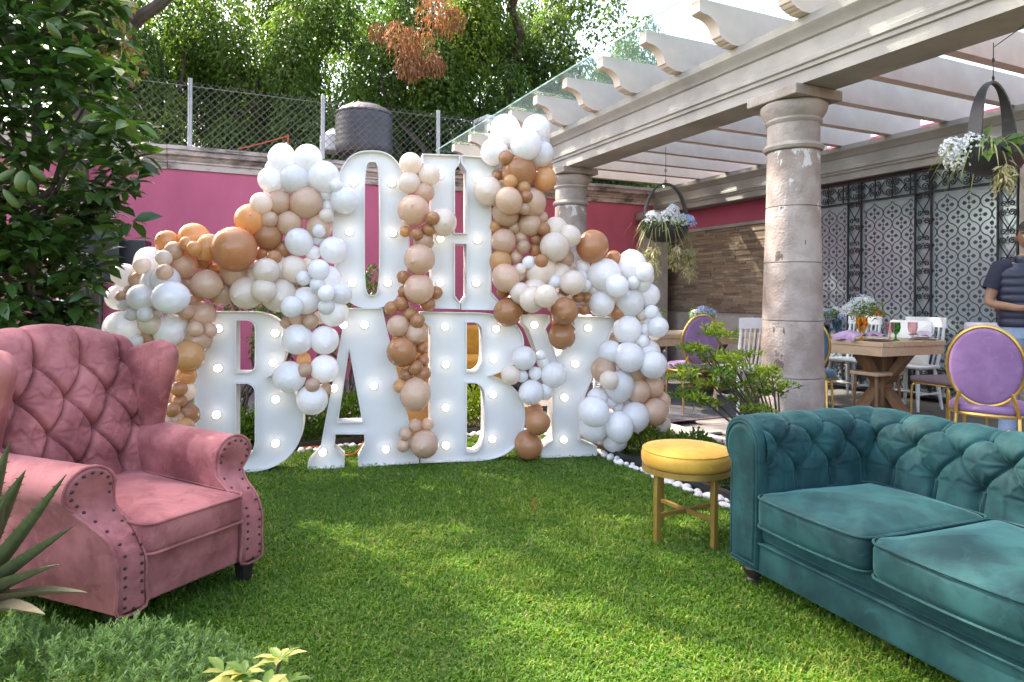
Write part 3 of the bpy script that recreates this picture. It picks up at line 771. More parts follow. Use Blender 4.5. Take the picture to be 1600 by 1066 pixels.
mound('low_shrub', 'small dark green shrub behind the yellow stool beside the slim tree', 'shrub', T(-0.6, 5.4), 0.2, 0.3, 0.16, 1800, 0.03, 0.018, 0.2)
mound('low_shrub', 'reddish brown ground shrub beside the white pebbles near the yellow stool', 'shrub', T(-0.78, 5.75), 0.12, 0.16, 0.13, 700, 0.035, 0.02, 0.15, m=m_dry)
names = ['behind the first letter B', 'between first B and A', 'seen inside the letter A', 'between A and second B', 'brightest, through second B', 'behind the left balloons']
for k, l in enumerate((-3.95, -3.35, -2.7, -2.05, -1.38, -5.0)):
    mound('hedge_bush', 'clipped green hedge bush behind the letters, ' + names[k], 'bush', T(l, 8.2, 0.02), 0.36 if k < 5 else 0.5, 0.28, 0.36, 2200, 0.04, 0.024, 0.5 if k != 4 else 0.9, group='clipped bushes behind the letters')
for k, l in enumerate((-3.72, -2.72)):
    t = thing('tall_shrub', ['dark leafy shrub seen through the upper gap of the first B', 'twiggy tall shrub seen through the letter A'][k], 'shrub', T(l, 8.9, 0.05))
    b = MB(); cs = []
    for j in range(8):
        a = random.uniform(0, 6.28); e = (math.cos(a) * 0.35, math.sin(a) * 0.3, random.uniform(0.7, 1.5)); limb(b, (0, 0, 0), e, 0.018, 0.006, 0.3); cs.append(e)
    b.build('trunk', m_bark, t); leaves('foliage', *clump_leaves(cs * 2, 55 if k else 110, 0.2, 0.22, 0.06, 0.03, 0.2), m_hedge, t)
# slim shrub tree by the column
st = thing('slim_shrub_tree', 'slim multi stemmed green shrub in front of the stone column beside the sofa', 'shrub', T(-0.55, 5.17, 0.02))
b = MB(); cs = []
tips = [(1075, 610), (1085, 575), (1105, 545), (1120, 525), (1090, 545), (1140, 560), (1160, 575), (1185, 585), (1205, 580), (1200, 615), (1175, 610), (1150, 600), (1130, 585), (1110, 600), (1095, 625), (1165, 555), (1215, 600), (1070, 590), (1145, 625), (1180, 635), (1125, 560), (1115, 520)]
for (px, py) in tips:
    e = Vector(P(px, py, st.location.y + random.uniform(-0.3, 0.3))) - st.location
    k = Vector((e.x * 0.35, e.y * 0.35, e.z * 0.5)); b.tube(catmull([(random.uniform(-.02, .02), random.uniform(-.02, .02), -0.03), k, e * 0.8 + Vector((0, 0, 0.05)), e], 4), [0.012 - 0.0008 * i for i in range(13)], 5)
    for _ in range(3): cs.append(tuple(e + Vector((random.gauss(0, 0.05), random.gauss(0, 0.05), random.gauss(0, 0.018)))))
b.build('trunk', m_bark, st)
leaves('foliage', *clump_leaves(cs, 46, 0.075, 0.022, 0.036, 0.017, 0.75, down=-0.5), m_hedge, st)

# agave at lower left, each leaf a part
m_agave = mat('agave_leaf', (0.075, 0.105, 0.055), (0.13, 0.15, 0.08), 0.5, nscale=5, ndetail=6, bump=0.2, bscale=40, stretch=(6, 6, 1))
m_agave_dry = mat('agave_leaf_withered', (0.16, 0.12, 0.06), (0.10, 0.11, 0.05), 0.7, nscale=5, bump=0.3)
ag = thing('agave', 'spiky grey green agave at the lower left corner before the pink armchair', 'plant', G(-62, 962) )
base = ag.location
def agave_leaf(tip, w, sag, m):
    tip = Vector(tip) - base; b = MB(); rows = []; n = 16
    d0 = Vector((tip.x, tip.y, 0)).normalized() if Vector((tip.x, tip.y, 0)).length > 1e-3 else Vector((1, 0, 0)); side = Vector((-d0.y, d0.x, 0))
    c0 = d0 * 0.03 + Vector((0, 0, 0.03))
    ctrl = c0.lerp(tip, 0.5) + Vector((0, 0, sag)); teeth = []
    for k in range(n + 1):
        t = k / n; p = c0 * (1 - t) ** 2 + ctrl * 2 * t * (1 - t) + tip * t * t
        tg = ((ctrl - c0) * 2 * (1 - t) + (tip - ctrl) * 2 * t).normalized(); up = side.cross(tg).normalized()
        if up.z < 0: up = -up
        ww = w * (0.75 + 0.6 * t - 1.35 * t ** 2.2) + 0.001; th = ww * 0.30
        rows.append([p - side * ww + up * ww * 0.45, p - side * ww * 0.5 + up * ww * 0.12, p + up * 0, p + side * ww * 0.5 + up * ww * 0.12, p + side * ww + up * ww * 0.45, p + side * ww * 0.5 - up * th * 0.6, p - up * th, p - side * ww * 0.5 - up * th * 0.6])
        if 0 < k < n:
            for sg in (-1, 1): teeth.append((p + side * sg * ww + up * ww * 0.45, side * sg, tg))
    b.grid(rows, closed=True)
    for q, s_, tg in teeth:
        b.add([q - tg * 0.005, q + tg * 0.005, q + s_ * 0.009 + tg * 0.006], [(0, 1, 2), (2, 1, 0)])
    b.build('leaf', m, ag, sharp=60)
for (px, py, d, w, sag, mm) in ((16, 690, 2.05, 0.042, 0.05, 0), (8, 780, 1.95, 0.06, 0.02, 0), (104, 741, 1.85, 0.042, -0.02, 0), (40, 735, 2.1, 0.05, 0.06, 0), (116, 822, 1.85, 0.046, 0.02, 1), (92, 882, 1.82, 0.06, 0.03, 1), (136, 926, 1.80, 0.045, 0.05, 1), (-60, 720, 2.0, 0.05, 0.04, 0), (-140, 760, 2.0, 0.05, 0.05, 0), (-200, 850, 2.1, 0.05, 0.05, 0), (-10, 830, 2.3, 0.05, 0.05, 0), (70, 960, 1.72, 0.05, 0.03, 1), (-120, 900, 1.7, 0.05, 0.05, 0)):
    agave_leaf(P(px, py, d), w * 1.05, sag, (m_agave, m_agave_dry if py > 920 else m_agave)[mm])
# trimmed needle leaved shrub, lower left
m_needle = leaf_mat('needle_leaf', (0.06, 0.125, 0.038), (0.15, 0.26, 0.07), (0.25, 0.38, 0.13), 0.3, rough=0.6)
gs = thing('cushion_shrub', 'cushion of fine green needle foliage at the bottom left corner', 'shrub', (-1.24, 1.64, 0))
ns = 4200; per = 13; n = ns * per
v = RNG.normal(0, 1, (ns, 3)); v[:, 2] = np.abs(v[:, 2]) * 1.5; v = unit(v)
root = np.sign(v) * np.abs(v) ** 0.62 * np.array([0.66, 0.44, 0.36]) * RNG.uniform(0.93, 1.0, ns)[:, None]
root[:, 2] *= 1 + 0.07 * np.sin(root[:, 0] * 17 + 1) * np.cos(root[:, 1] * 15) + RNG.normal(0, 0.03, ns)
sax = v * 0.7 + RNG.normal(0, 0.35, (ns, 3)); sax[:, 2] += 0.45; sax = unit(sax); sl = RNG.uniform(0.022, 0.05, ns)
k = np.tile(np.arange(per) / per, ns); R3 = np.repeat(root, per, 0); A3 = np.repeat(sax, per, 0)
pos = R3 + A3 * (np.repeat(sl, per) * k)[:, None]
rad_ = np.cross(A3, RNG.normal(0, 1, (n, 3))); rad_ = unit(rad_); ax = rad_ * (1.0 - 0.65 * k)[:, None] + A3 * 0.75
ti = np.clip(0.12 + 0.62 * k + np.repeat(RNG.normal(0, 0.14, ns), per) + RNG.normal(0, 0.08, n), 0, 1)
leaves('foliage', pos, ax, A3 + RNG.normal(0, 0.3, (n, 3)), 0.017 * RNG.uniform(0.7, 1.3, n), 0.0042 * RNG.uniform(0.8, 1.3, n), ti, m_needle, gs)
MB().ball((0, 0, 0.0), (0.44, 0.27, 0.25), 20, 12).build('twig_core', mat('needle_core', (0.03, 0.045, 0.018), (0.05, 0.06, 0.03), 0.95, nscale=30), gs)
# variegated umbrella plant
m_varie = leaf_mat('variegated_leaf', (0.06, 0.14, 0.02), (0.14, 0.24, 0.03), (0.50, 0.46, 0.12), 0.3)
vp = thing('variegated_plant', 'small umbrella plant with yellow splashed leaves at the bottom edge', 'plant', (-0.66, 1.62, 0))
b = MB(); pos, ax, nr, Ls, Ws, ti = [], [], [], [], [], []
for (px, py, d, nlf) in ((382, 1052, 1.63, 7), (438, 1030, 1.70, 8), (368, 1066, 1.60, 6), (452, 1066, 1.64, 6), (415, 1075, 1.58, 7), (350, 1050, 1.68, 5)):
    c = np.array(P(px, py, d)) - np.array(vp.location); b.tube([(0, 0, -0.02), tuple(c * np.array([0.6, 0.6, 0.6])), tuple(c)], 0.004, 5)
    for k in range(nlf):
        a = 6.283 * k / nlf + random.uniform(-.2, .2)
        pos.append(c); ax.append(np.array([math.cos(a), math.sin(a), 0.28 + random.uniform(-.15, .25)])); nr.append(np.array([0, 0, 1.0]) + RNG.normal(0, 0.15, 3))
        l = random.uniform(0.042, 0.07); Ls.append(l); Ws.append(l * 0.40); ti.append(random.choice((0.1, 0.3, 0.45, 0.6, 0.85, 1.0)))
b.build('stem', m_bark, vp)
leaves('leaf_whorls', np.array(pos), np.array(ax), np.array(nr), np.array(Ls), np.array(Ws), np.array(ti), m_varie, vp, detail=1)

# ---- lawn grass: one object nobody could count
m_grass = leaf_mat('grass_blade', (0.05, 0.135, 0.012), (0.12, 0.25, 0.022), (0.31, 0.33, 0.07), 0.35, rough=0.5, spec=0.3)
Vs, Fs, Ts = [], [], []; o = 0
TMi = np.array(TM.inverted())
for (d0, d1, dens) in ((1.25, 2.3, 23000), (2.3, 3.4, 14000), (3.4, 4.8, 8500), (4.8, 7.2, 5000)):
    w1 = 0.92 * d1; area = 2 * w1 * (d1 - d0); n = int(area * dens)
    x = RNG.uniform(-w1, w1, n); y = RNG.uniform(d0, d1, n)
    l = TMi[0, 0] * x + TMi[0, 1] * y + TMi[0, 3]; t = TMi[1, 0] * x + TMi[1, 1] * y + TMi[1, 3]
    ok = (np.abs(x) < 0.92 * y + 0.3) & (l < -1.09) & (t < 7.70); x, y = x[ok], y[ok]; n = len(x)
    a = RNG.uniform(0, 2 * np.pi, n); patch = np.sin(x * 2.3 + 1.2 * np.sin(y * 1.7)) * np.cos(y * 2.9 + np.sin(x * 3.1)); fine = np.sin(x * 11 + 2 * np.sin(y * 7)) * np.sin(y * 13 + x * 5)
    h = RNG.uniform(0.010, 0.028, n) * (1 + 0.2 * patch + 0.15 * fine); w = RNG.uniform(0.0016, 0.0032, n) * (1 + 0.10 * d1)
    lean = RNG.uniform(0.3, 1.5, n); ca, sa = np.cos(a), np.sin(a); b0 = np.stack([x, y, np.zeros(n)], 1)
    dirv = np.stack([ca, sa, np.zeros(n)], 1); sid = np.stack([-sa, ca, np.zeros(n)], 1)
    mid = b0 + dirv * (h * lean * 0.35)[:, None] + np.array([0, 0, 1]) * (h * 0.62)[:, None]
    tip = b0 + dirv * (h * lean)[:, None] + np.array([0, 0, 1]) * (h * (1.05 - 0.25 * lean))[:, None]
    V = np.stack([b0 - sid * w[:, None], b0 + sid * w[:, None], mid + sid * w[:, None] * 0.8, mid - sid * w[:, None] * 0.8, tip], 1).reshape(-1, 3)
    F = np.arange(n)[:, None, None] * 5 + np.array([(0, 1, 2), (0, 2, 3), (3, 2, 4)])[None]
    dry = RNG.random(n) < np.clip(0.09 + 0.12 * fine + 0.12 * patch + 0.10 * np.sin(x * 27 + y * 9) * np.sin(y * 31 - x * 6), 0.02, 1)
    ti = np.clip(0.35 + 0.18 * RNG.normal(0, 1, n) + 0.16 * patch + 0.10 * fine, 0, 0.75); ti[dry] = RNG.uniform(0.75, 1, dry.sum())
    Vs.append(V); Fs.append(F.reshape(-1, 3) + o); o += len(V); Ts.append(np.repeat(ti, 3))
stuff(mesh_np('grass', np.concatenate(Vs), np.concatenate(Fs), m_grass, None, np.concatenate(Ts)))

# white pebbles along the two edges of the lawn
pebs = []
for k in range(5):
    b = MB(); b.ball((0, 0, 0), 1.0, 10, 7); rr = random.Random(k)
    ph = [rr.uniform(0, 6) for _ in range(6)]
    b.v = [(x * (1 + 0.24 * math.sin(3 * y + ph[0]) + 0.14 * math.sin(5 * z + ph[3])), y * (1 + 0.16 * math.sin(3 * z + ph[1]) + 0.1 * math.sin(5 * x + ph[4])), z * (1 + 0.14 * math.sin(3 * x + ph[2]))) for x, y, z in b.v]
    me = bpy.data.meshes.new('pebble'); me.from_pydata(b.v, [], b.f); me.polygons.foreach_set('use_smooth', [True] * len(me.polygons)); me.materials.append(m_pebble); pebs.append(me)
def pebble(w, s, label, group):
    o = bpy.data.objects.new('pebble', random.choice(pebs)); COL.objects.link(o); o.location = w
    o.scale = (s * random.uniform(0.8, 1.35), s * random.uniform(0.75, 1.1), s * random.uniform(0.55, 0.8)); o.rotation_euler = (0, 0, random.uniform(0, 6.28)); tag(o, label, 'pebble', group)
t = 3.9
while t < 7.75:
    s = random.uniform(0.018, 0.045); pebble(T(-1.055 + random.gauss(0, 0.026), t, 0.014), s, 'white pebble edging the lawn on its right side, by the stool and shrubs', 'white pebbles along the right lawn edge'); t += s * 1.75
l = -6.9
while l < -1.0:
    s = random.uniform(0.02, 0.048); pebble(T(l, 7.745 + random.gauss(0, 0.024), 0.014), s, 'white pebble edging the lawn behind the BABY letters', 'white pebbles along the rear lawn edge'); l += s * 2.0
# ================================================================== MARQUEE LETTERS
PA, PB = G(480, 735), G(933, 713.5)
LDIR = (PB - PA); LDIR.z = 0; LDIR.normalize(); LANG = math.atan2(LDIR.y, LDIR.x); LN = Vector((LDIR.y, -LDIR.x, 0))  # towards the viewer
def plane_pt(px, py, off=0.0):
    q = P(px, py, 1.0) - Vector((0, 0, CAM_H)); o = Vector((0, 0, CAM_H)); p0 = PA + LN * off
    k = (p0 - o).dot(LN) / q.dot(LN); return o + q * k
def sz(px, py):
    w = plane_pt(px, py); return ((w - PA).dot(LDIR), w.z)
def path(items):
    """pixel outline: points, ('q', ctrl, end), ('c', c1, c2, end)"""
    out = []
    for it in items:
        if it[0] == 'q':
            p0, c, e = Vector(out[-1]), Vector(it[1]), Vector(it[2])
            for k in range(1, 9): t = k / 8; out.append(tuple(p0 * (1 - t) ** 2 + c * 2 * t * (1 - t) + e * t * t))
        elif it[0] == 'c':
            p0, c, d, e = Vector(out[-1]), Vector(it[1]), Vector(it[2]), Vector(it[3])
            for k in range(1, 15): t = k / 14; out.append(tuple(p0 * (1 - t) ** 3 + c * 3 * t * (1 - t) ** 2 + d * 3 * t * t * (1 - t) + e * t ** 3))
        else: out.append(it)
    return out
m_letter = mat('white_letter_paint', (0.70, 0.70, 0.69), (0.655, 0.655, 0.65), 0.42, nscale=2.5, ndetail=8, bump=0.03, bscale=20)
m_return = mat('letter_return', (0.74, 0.74, 0.73), (0.64, 0.63, 0.62), 0.45, nscale=4, ndetail=8)
m_bulb = mat('lit_bulb', (1.0, 0.97, 0.9), None, 0.3, emis=0.62, emcol=(1.0, 0.97, 0.93))
m_socket = mat('bulb_socket', (0.82, 0.82, 0.80), None, 0.4)
bulb_proto = []
def letter(name, label, outer, holes, bulbs, zfix=0.0, off=0.0):
    O = [sz(*p) for p in path(outer)]; Hs = [[sz(*p) for p in path(h)] for h in holes]
    s0 = min(p[0] for p in O); z0 = min(p[1] for p in O)
    rest = zfix if zfix is not None else z0
    if zfix is not None and zfix > 0.2: pass
    loc = PA + LDIR * s0 + LN * off; loc.z = 0
    t = thing(name, label, 'letter', loc, LANG)
    def loc2(c): return [(x - s0, max(0.004, z) ) for x, z in c]
    O, Hs = loc2(O), [loc2(h) for h in Hs]
    D0, D1, REC, TH = 0.0, 0.17, 0.045, 0.007
    cont = [densify(O, 0.2)] + [densify(h, 0.2) for h in Hs]
    b = MB(); pts = [p for c in cont for p in c]
    tris = tessellate_polygon([[Vector((x, z, 0)) for x, z in c] for c in cont])
    b.add([(x, REC, z) for x, z in pts], [tuple(f) for f in tris])
    # every face must look to the front
    def fix(f):
        a, c, d = (Vector(b.v[i]) for i in f); n_ = (c - a).cross(d - a); return f if n_.y < 0 else f[::-1]
    b.f = [fix(f) for f in b.f]
    b.build('face_panel', m_letter, t, sharp=None)
    b = MB()
    for ci, c in enumerate(cont):
        n = len(c); ar = sum(c[i][0] * c[(i + 1) % n][1] - c[(i + 1) % n][0] * c[i][1] for i in range(n))
        sg = 1 if ar > 0 else -1
        if ci: sg = -sg
        inn = []
        for i in range(n):
            a, p, q = Vector(c[i - 1]), Vector(c[i]), Vector(c[(i + 1) % n]); e1, e2 = (p - a).normalized(), (q - p).normalized()
            n1, n2 = Vector((-e1.y, e1.x)), Vector((-e2.y, e2.x)); h = n1 + n2; h = h / max(0.4, h.length_squared / 2) if h.length > 1e-5 else n1
            w = p + h * TH * sg; inn.append((w.x, w.y))
        rows = [[(x, D1, z) for x, z in c], [(x, D0, z) for x, z in c], [(x, D0, z) for x, z in inn], [(x, D1, z) for x, z in inn]]
        b.grid(rows, closed=True)
    b.build('rim', m_return, t, sharp=30)
    for (px, py) in bulbs:
        s, z = sz(px, py); w = (s - s0, REC, z)
        if not bulb_proto:
            bb = MB().lathe([(0.018, 0.012), (0.024, 0.018), (0.0275, 0.03), (0.026, 0.042), (0.018, 0.053), (0.0, 0.057)], 16, Matrix.Rotation(R(90), 4, 'X')).build('bulb', m_bulb, t)
            so = MB().lathe([(0.031, 0.0), (0.031, 0.012), (0.017, 0.014)], 18, Matrix.Rotation(R(90), 4, 'X')).build('socket', m_socket, bb)
            bulb_proto.append(bb); bb.location = w
        else: q = copy_tree(bulb_proto[0], t); q.location = w
    return t
letter('marquee_letter_b', 'large white marquee letter B behind the pink armchair, leftmost of the lower row',
    [(285, 487), (388, 487), ('c', (430, 488), (448, 505), (448, 537)), ('c', (448, 566), (438, 580), (418, 590)), ('c', (452, 596), (474, 622), (474, 656)), ('c', (474, 706), (440, 736), (388, 738)), (285, 741), (285, 720), (303, 706), (303, 512), (285, 498)],
    [[(369, 501), (386, 501), ('q', (398, 503), (398, 515)), (398, 566), ('q', (398, 581), (386, 582)), (369, 582)],
     [(369, 600), (386, 600), ('q', (398, 603), (398, 616)), (398, 690), ('q', (396, 711), (384, 713)), (369, 713)]],
    [(340, 514), (339, 576), (337, 649), (338, 700), (429, 521), (426, 567), (430, 625), (430, 694)])
letter('marquee_letter_a', 'large white marquee letter A standing on the grass with a triangular opening',
    [(541, 482), (597, 481.5), (649, 700), (655, 712), (655, 724), (560, 731), (559, 716), (569, 699), (569, 679), (524, 679), (522, 700), (538, 713), (538, 731.5), (480, 735), (481, 723), (500, 702)],
    [[(545.5, 546), (566, 659), (528, 660)]],
    [(536.5, 508), (569.5, 508), (584, 604), (521.6, 607.6), (603, 703), (504, 708)])
letter('marquee_letter_b', 'large white marquee letter B right of the balloon column, third in the lower row',
    [(657, 487.5), (745, 488.5), ('c', (794, 489), (818, 508), (819, 537)), ('c', (819, 562), (800, 578), (765, 588)), ('c', (800, 594), (821, 618), (821, 652)), ('c', (821, 697), (792, 720), (742, 721)), (657, 724), (657, 708), (672, 692), (672, 512), (657, 499)],
    [[(729.5, 504), (742, 504), ('q', (754, 506), (754, 522)), (754, 560), ('q', (752, 578), (740, 581)), (729.5, 581)],
     [(729.5, 599), (742, 599), ('q', (757, 603), (757, 620)), (757, 675), ('q', (755, 704), (740, 707)), (729.5, 707)]],
    [(696, 511), (776, 514), (697, 570), (772, 562), (697, 638), (771, 617), (697, 697), (770, 687)])
letter('marquee_letter_y', 'large white marquee letter Y at the right end of the lower row',
    [(816, 491.5), (860, 492.5), (860, 504), (853, 514), (872, 563), (899, 514), (893, 506), (893, 494), (969, 496), (969, 504), (957, 516), (907, 636), (907, 688), (933, 698), (933, 713.5), (846, 716), (846, 700), (864, 688), (864, 612), (826, 515), (816, 505)],
    [], [(836, 508), (920, 513), (900, 569), (883, 622), (882, 688)])
letter('marquee_letter_o', 'tall white marquee letter O on top of the lower letters',
    circle_pts(580, 358.5, 60.5, 123.5, 56, 2.7), [circle_pts(581.5, 357, 11.5, 104, 40, 4.5)],
    [(553, 284), (612.5, 285.5), (546, 361.5), (614, 363.5), (550.6, 442), (606, 442)])
letter('marquee_letter_h', 'tall white marquee letter H on top of the lower letters',
    [(660, 240), (719, 242), (719, 254), (711, 266), (711, 364), (729, 364.5), (729, 267), (721, 255), (721, 242.5), (780, 245.5), (780, 256), (768, 270), (768, 456), (779, 470), (779, 485), (721, 484), (721, 474), (729, 462), (729, 381.5), (711, 381), (711, 462), (719, 473), (719, 483), (660, 482), (660, 470), (674, 456), (674, 268), (660, 254)],
    [], [(688, 273), (746, 277.6), (688.6, 373), (747, 374.5), (688.6, 441.5), (745, 442)])

# ================================================================== BALLOONS
def latex(name, c, tr=0.25, rough=0.17):
    m = mat(name, c, tuple(x * 0.93 for x in c), rough, nscale=5, spec=0.5, rnd=0.06, coat=0.3, translucent=tr); return m
BM = {'W': latex('balloon_white', (0.93, 0.93, 0.94), 0.33), 'C': latex('balloon_cream', (0.90, 0.80, 0.70), 0.36), 'N': latex('balloon_nude', (0.78, 0.55, 0.40), 0.34),
      'D': latex('balloon_dusty_nude', (0.64, 0.44, 0.31), 0.32), 'T': latex('balloon_caramel', (0.56, 0.28, 0.135), 0.34), 'A': latex('balloon_amber', (0.78, 0.46, 0.21), 0.42)}
def balloon_mesh(name, m, seed):
    b = MB(); prof = []
    for k in range(15):
        th = math.pi * k / 15; r = math.sin(th); z = math.cos(th)
        if z < 0: z *= 1.10; r *= 1 - 0.07 * (z * z)
        prof.append((max(r, 0.0001), z))
    prof += [(0.10, -1.10), (0.05, -1.125), (0.035, -1.15), (0.05, -1.165), (0.06, -1.19), (0.045, -1.195), (0.0, -1.19)]
    b.lathe(prof, 28, cap=False)
    me = bpy.data.meshes.new(name); me.from_pydata(b.v, [], b.f); me.polygons.foreach_set('use_smooth', [True] * len(me.polygons)); me.materials.append(m); return me
BMESH = {k: balloon_mesh('balloon', m, 0) for k, m in BM.items()}
def zc(ox, oy, s, lst): return [(ox + x / s, oy + y / s, r / s, c) for x, y, r, c in lst]
def garland(name, label, items, off=0.0, back=False):
    t = None; placed = []; fill = []
    if back:      # the layer of balloons behind, seen between the front ones
        big = [q for q in items if q[2] > 11]
        for i, (px, py, r, c) in enumerate(big):
            near = sorted(((math.hypot(px - q[0], py - q[1]), q) for q in big if q[:2] != (px, py)), key=lambda e: e[0])[:2]
            for dd, q in near:
                if dd < 2.4 * r and random.random() < 0.7: fill.append(((px + q[0]) / 2, (py + q[1]) / 2, min(r, q[2]) * 0.85, c))
    for (px, py, r, c) in fill:
        d = plane_pt(px, py, off).y + 0.10; w = P(px, py, d); rw = r / FPX * d
        if t is None: t = thing(name, label, 'balloons', (w.x, w.y, 0))
        o = bpy.data.objects.new('balloon', BMESH[c]); COL.objects.link(o); o.parent = t; o.location = w - t.location; o.scale = (rw, rw, rw); o.rotation_euler = (R(70), 0, random.uniform(-1, 1))
    for (px, py, r, c) in items:
        base = plane_pt(px, py, off); k0 = base.y
        rad_per = r / FPX
        d = k0 - rad_per * k0 * 0.7
        for _ in range(120):
            w = P(px, py, d); rw = rad_per * d; ok = True
            for (q, rq) in placed:
                if (w - q).length < (rw + rq) * 0.75: ok = False; break
            if ok: break
            d -= 0.018
        w = P(px, py, d); rw = rad_per * d
        if t is None: t = thing(name, label, 'balloons', (w.x, w.y, 0))
        o = bpy.data.objects.new('balloon', BMESH[c]); COL.objects.link(o); o.parent = t; o.location = w - t.location
        # knot turned mostly inwards and sideways, now and then to the front
        k = Vector((random.gauss(0, 0.8), random.gauss(0.5, 0.6), random.gauss(0, 0.8))).normalized()
        if random.random() < 0.3: k = Vector((random.gauss(0, 0.3), -1, random.gauss(-0.1, 0.35))).normalized()
        o.rotation_euler = k.to_track_quat('-Z', 'Y').to_euler(); e = random.uniform(0.97, 1.06); o.scale = (rw, rw, rw * e)
        placed.append((w, rw))
    return t
L5 = zc(150, 330, 2.667, [(120, 270, 52, 'W'), (95, 360, 52, 'W'), (230, 215, 65, 'W'), (110, 490, 75, 'W'), (245, 300, 60, 'W'), (165, 540, 30, 'W'), (205, 420, 60, 'W'), (290, 290, 60, 'W'),
    (298, 130, 50, 'A'), (325, 165, 40, 'N'), (410, 112, 62, 'A'), (470, 150, 55, 'A'), (655, 340, 0.1, 'C'), (580, 262, 62, 'D'), (525, 345, 50, 'D'), (460, 305, 62, 'N'), (367, 224, 58, 'N'), (750, 240, 60, 'C'), (710, 250, 55, 'C'), (630, 340, 68, 'C'), (755, 345, 68, 'C'), (700, 330, 50, 'C'),
    (645, 35, 66, 'A'), (575, 157, 93, 'T'), (718, 105, 58, 'T'), (378, 135, 30, 'A'), (410, 155, 31, 'A'), (452, 215, 30, 'T'), (492, 243, 26, 'T'), (387, 303, 31, 'N'),
    (697, 177, 32, 'T'), (742, 192, 30, 'T'), (685, 228, 30, 'T'), (780, 160, 35, 'T'),
    (310, 360, 70, 'W'), (187, 360, 56, 'W'), (225, 470, 45, 'C'), (313, 500, 70, 'W'), (440, 430, 57, 'N'), (425, 535, 58, 'D'), (385, 605, 65, 'A'), (215, 520, 35, 'N'),
    (190, 225, 35, 'C'), (172, 287, 34, 'N'), (140, 335, 25, 'D'), (103, 355, 22, 'D'), (283, 195, 33, 'C'), (287, 253, 33, 'N'),
    (115, 390, 26, 'W'), (245, 380, 35, 'W'), (147, 430, 28, 'W'), (205, 430, 33, 'W'), (410, 370, 33, 'N'), (378, 420, 33, 'N'), (415, 492, 33, 'N'), (475, 496, 29, 'N'),
    (375, 685, 42, 'A'), (375, 750, 42, 'C'), (375, 845, 50, 'T'), (320, 870, 43, 'D'), (370, 900, 38, 'A'), (297, 920, 43, 'D'), (345, 935, 36, 'C'), (345, 740, 33, 'T'), (345, 792, 32, 'T'), (318, 827, 31, 'T'), (300, 780, 30, 'N')])
L5 = [q for q in L5 if q[2] > 1]
L3 = zc(400, 180, 3.553, [(30, 490, 62, 'C'), (72, 580, 48, 'N'), (143, 240, 75, 'W'), (288, 240, 77, 'W'), (85, 360, 73, 'W'), (375, 340, 88, 'W'), (215, 355, 84, 'W'), (350, 622, 72, 'N'), (128, 485, 71, 'N'), (183, 602, 71, 'N'), (278, 488, 90, 'N'),
    (490, 475, 75, 'W'), (390, 560, 42, 'C'), (398, 512, 40, 'W'), (388, 440, 39, 'W'), (442, 390, 36, 'W')])
garland('balloon_garland', 'left balloon garland arching from white balloons at the O past the first B', L5 + L3, 0.0, True)
L6 = zc(400, 180, 3.553, [(130, 1000, 95, 'C'), (205, 855, 76, 'C'), (30, 900, 80, 'C'), (240, 705, 78, 'W'), (430, 750, 76, 'W'), (400, 915, 78, 'W'), (470, 990, 60, 'W'), (350, 860, 60, 'W'), (345, 682, 42, 'W'), (350, 642, 38, 'W'), (315, 765, 43, 'W'), (290, 825, 36, 'C'), (265, 905, 42, 'W'), (340, 940, 42, 'W'), (275, 1030, 78, 'W'), (400, 990, 43, 'W')])
L6 += zc(400, 450, 3.553, [(200, 105, 62, 'W'), (430, 140, 76, 'W'), (390, 30, 46, 'W'), (390, 105, 46, 'W'), (350, 165, 36, 'C'), (380, 290, 80, 'W'), (230, 285, 86, 'W'), (230, 172, 42, 'N'), (165, 195, 31, 'D'), (303, 187, 43, 'D'), (380, 450, 78, 'W'), (185, 495, 89, 'W'), (312, 620, 86, 'W'), (265, 400, 39, 'A'), (272, 455, 40, 'D'), (313, 540, 40, 'D'), (385, 562, 37, 'D')])
garland('balloon_column', 'hanging column of white balloons with few nude ones between first B and A', L6, 0.02)
LC = zc(400, 180, 3.553, [(935, 430, 55, 'N'), (965, 333, 60, 'C'), (858, 270, 62, 'C'), (853, 375, 62, 'C'), (1035, 595, 80, 'C'), (875, 530, 89, 'N'), (930, 700, 58, 'D'), (908, 800, 86, 'N'), (905, 965, 86, 'N'), (982, 572, 38, 'T'), (828, 645, 33, 'A'), (893, 660, 36, 'T'), (960, 635, 38, 'T'), (818, 900, 38, 'T'), (1000, 985, 36, 'T'), (820, 980, 34, 'T'), (955, 1050, 41, 'T')])
LC += zc(400, 450, 3.553, [(890, 250, 62, 'N'), (790, 212, 63, 'N'), (810, 355, 84, 'T'), (925, 475, 46, 'T'), (885, 595, 86, 'N'), (800, 545, 40, 'A'), (750, 112, 38, 'T'), (808, 88, 42, 'T'), (855, 145, 42, 'T'), (897, 182, 41, 'T'), (920, 330, 34, 'T'), (925, 400, 36, 'T'), (888, 440, 39, 'T'), (835, 480, 37, 'T'), (935, 867, 79, 'N'), (885, 763, 37, 'N'), (953, 757, 35, 'N'), (830, 810, 37, 'N'), (817, 877, 36, 'N')])
garland('balloon_column', 'narrow balloon column running between O and H and down between A and B', LC, 0.03)
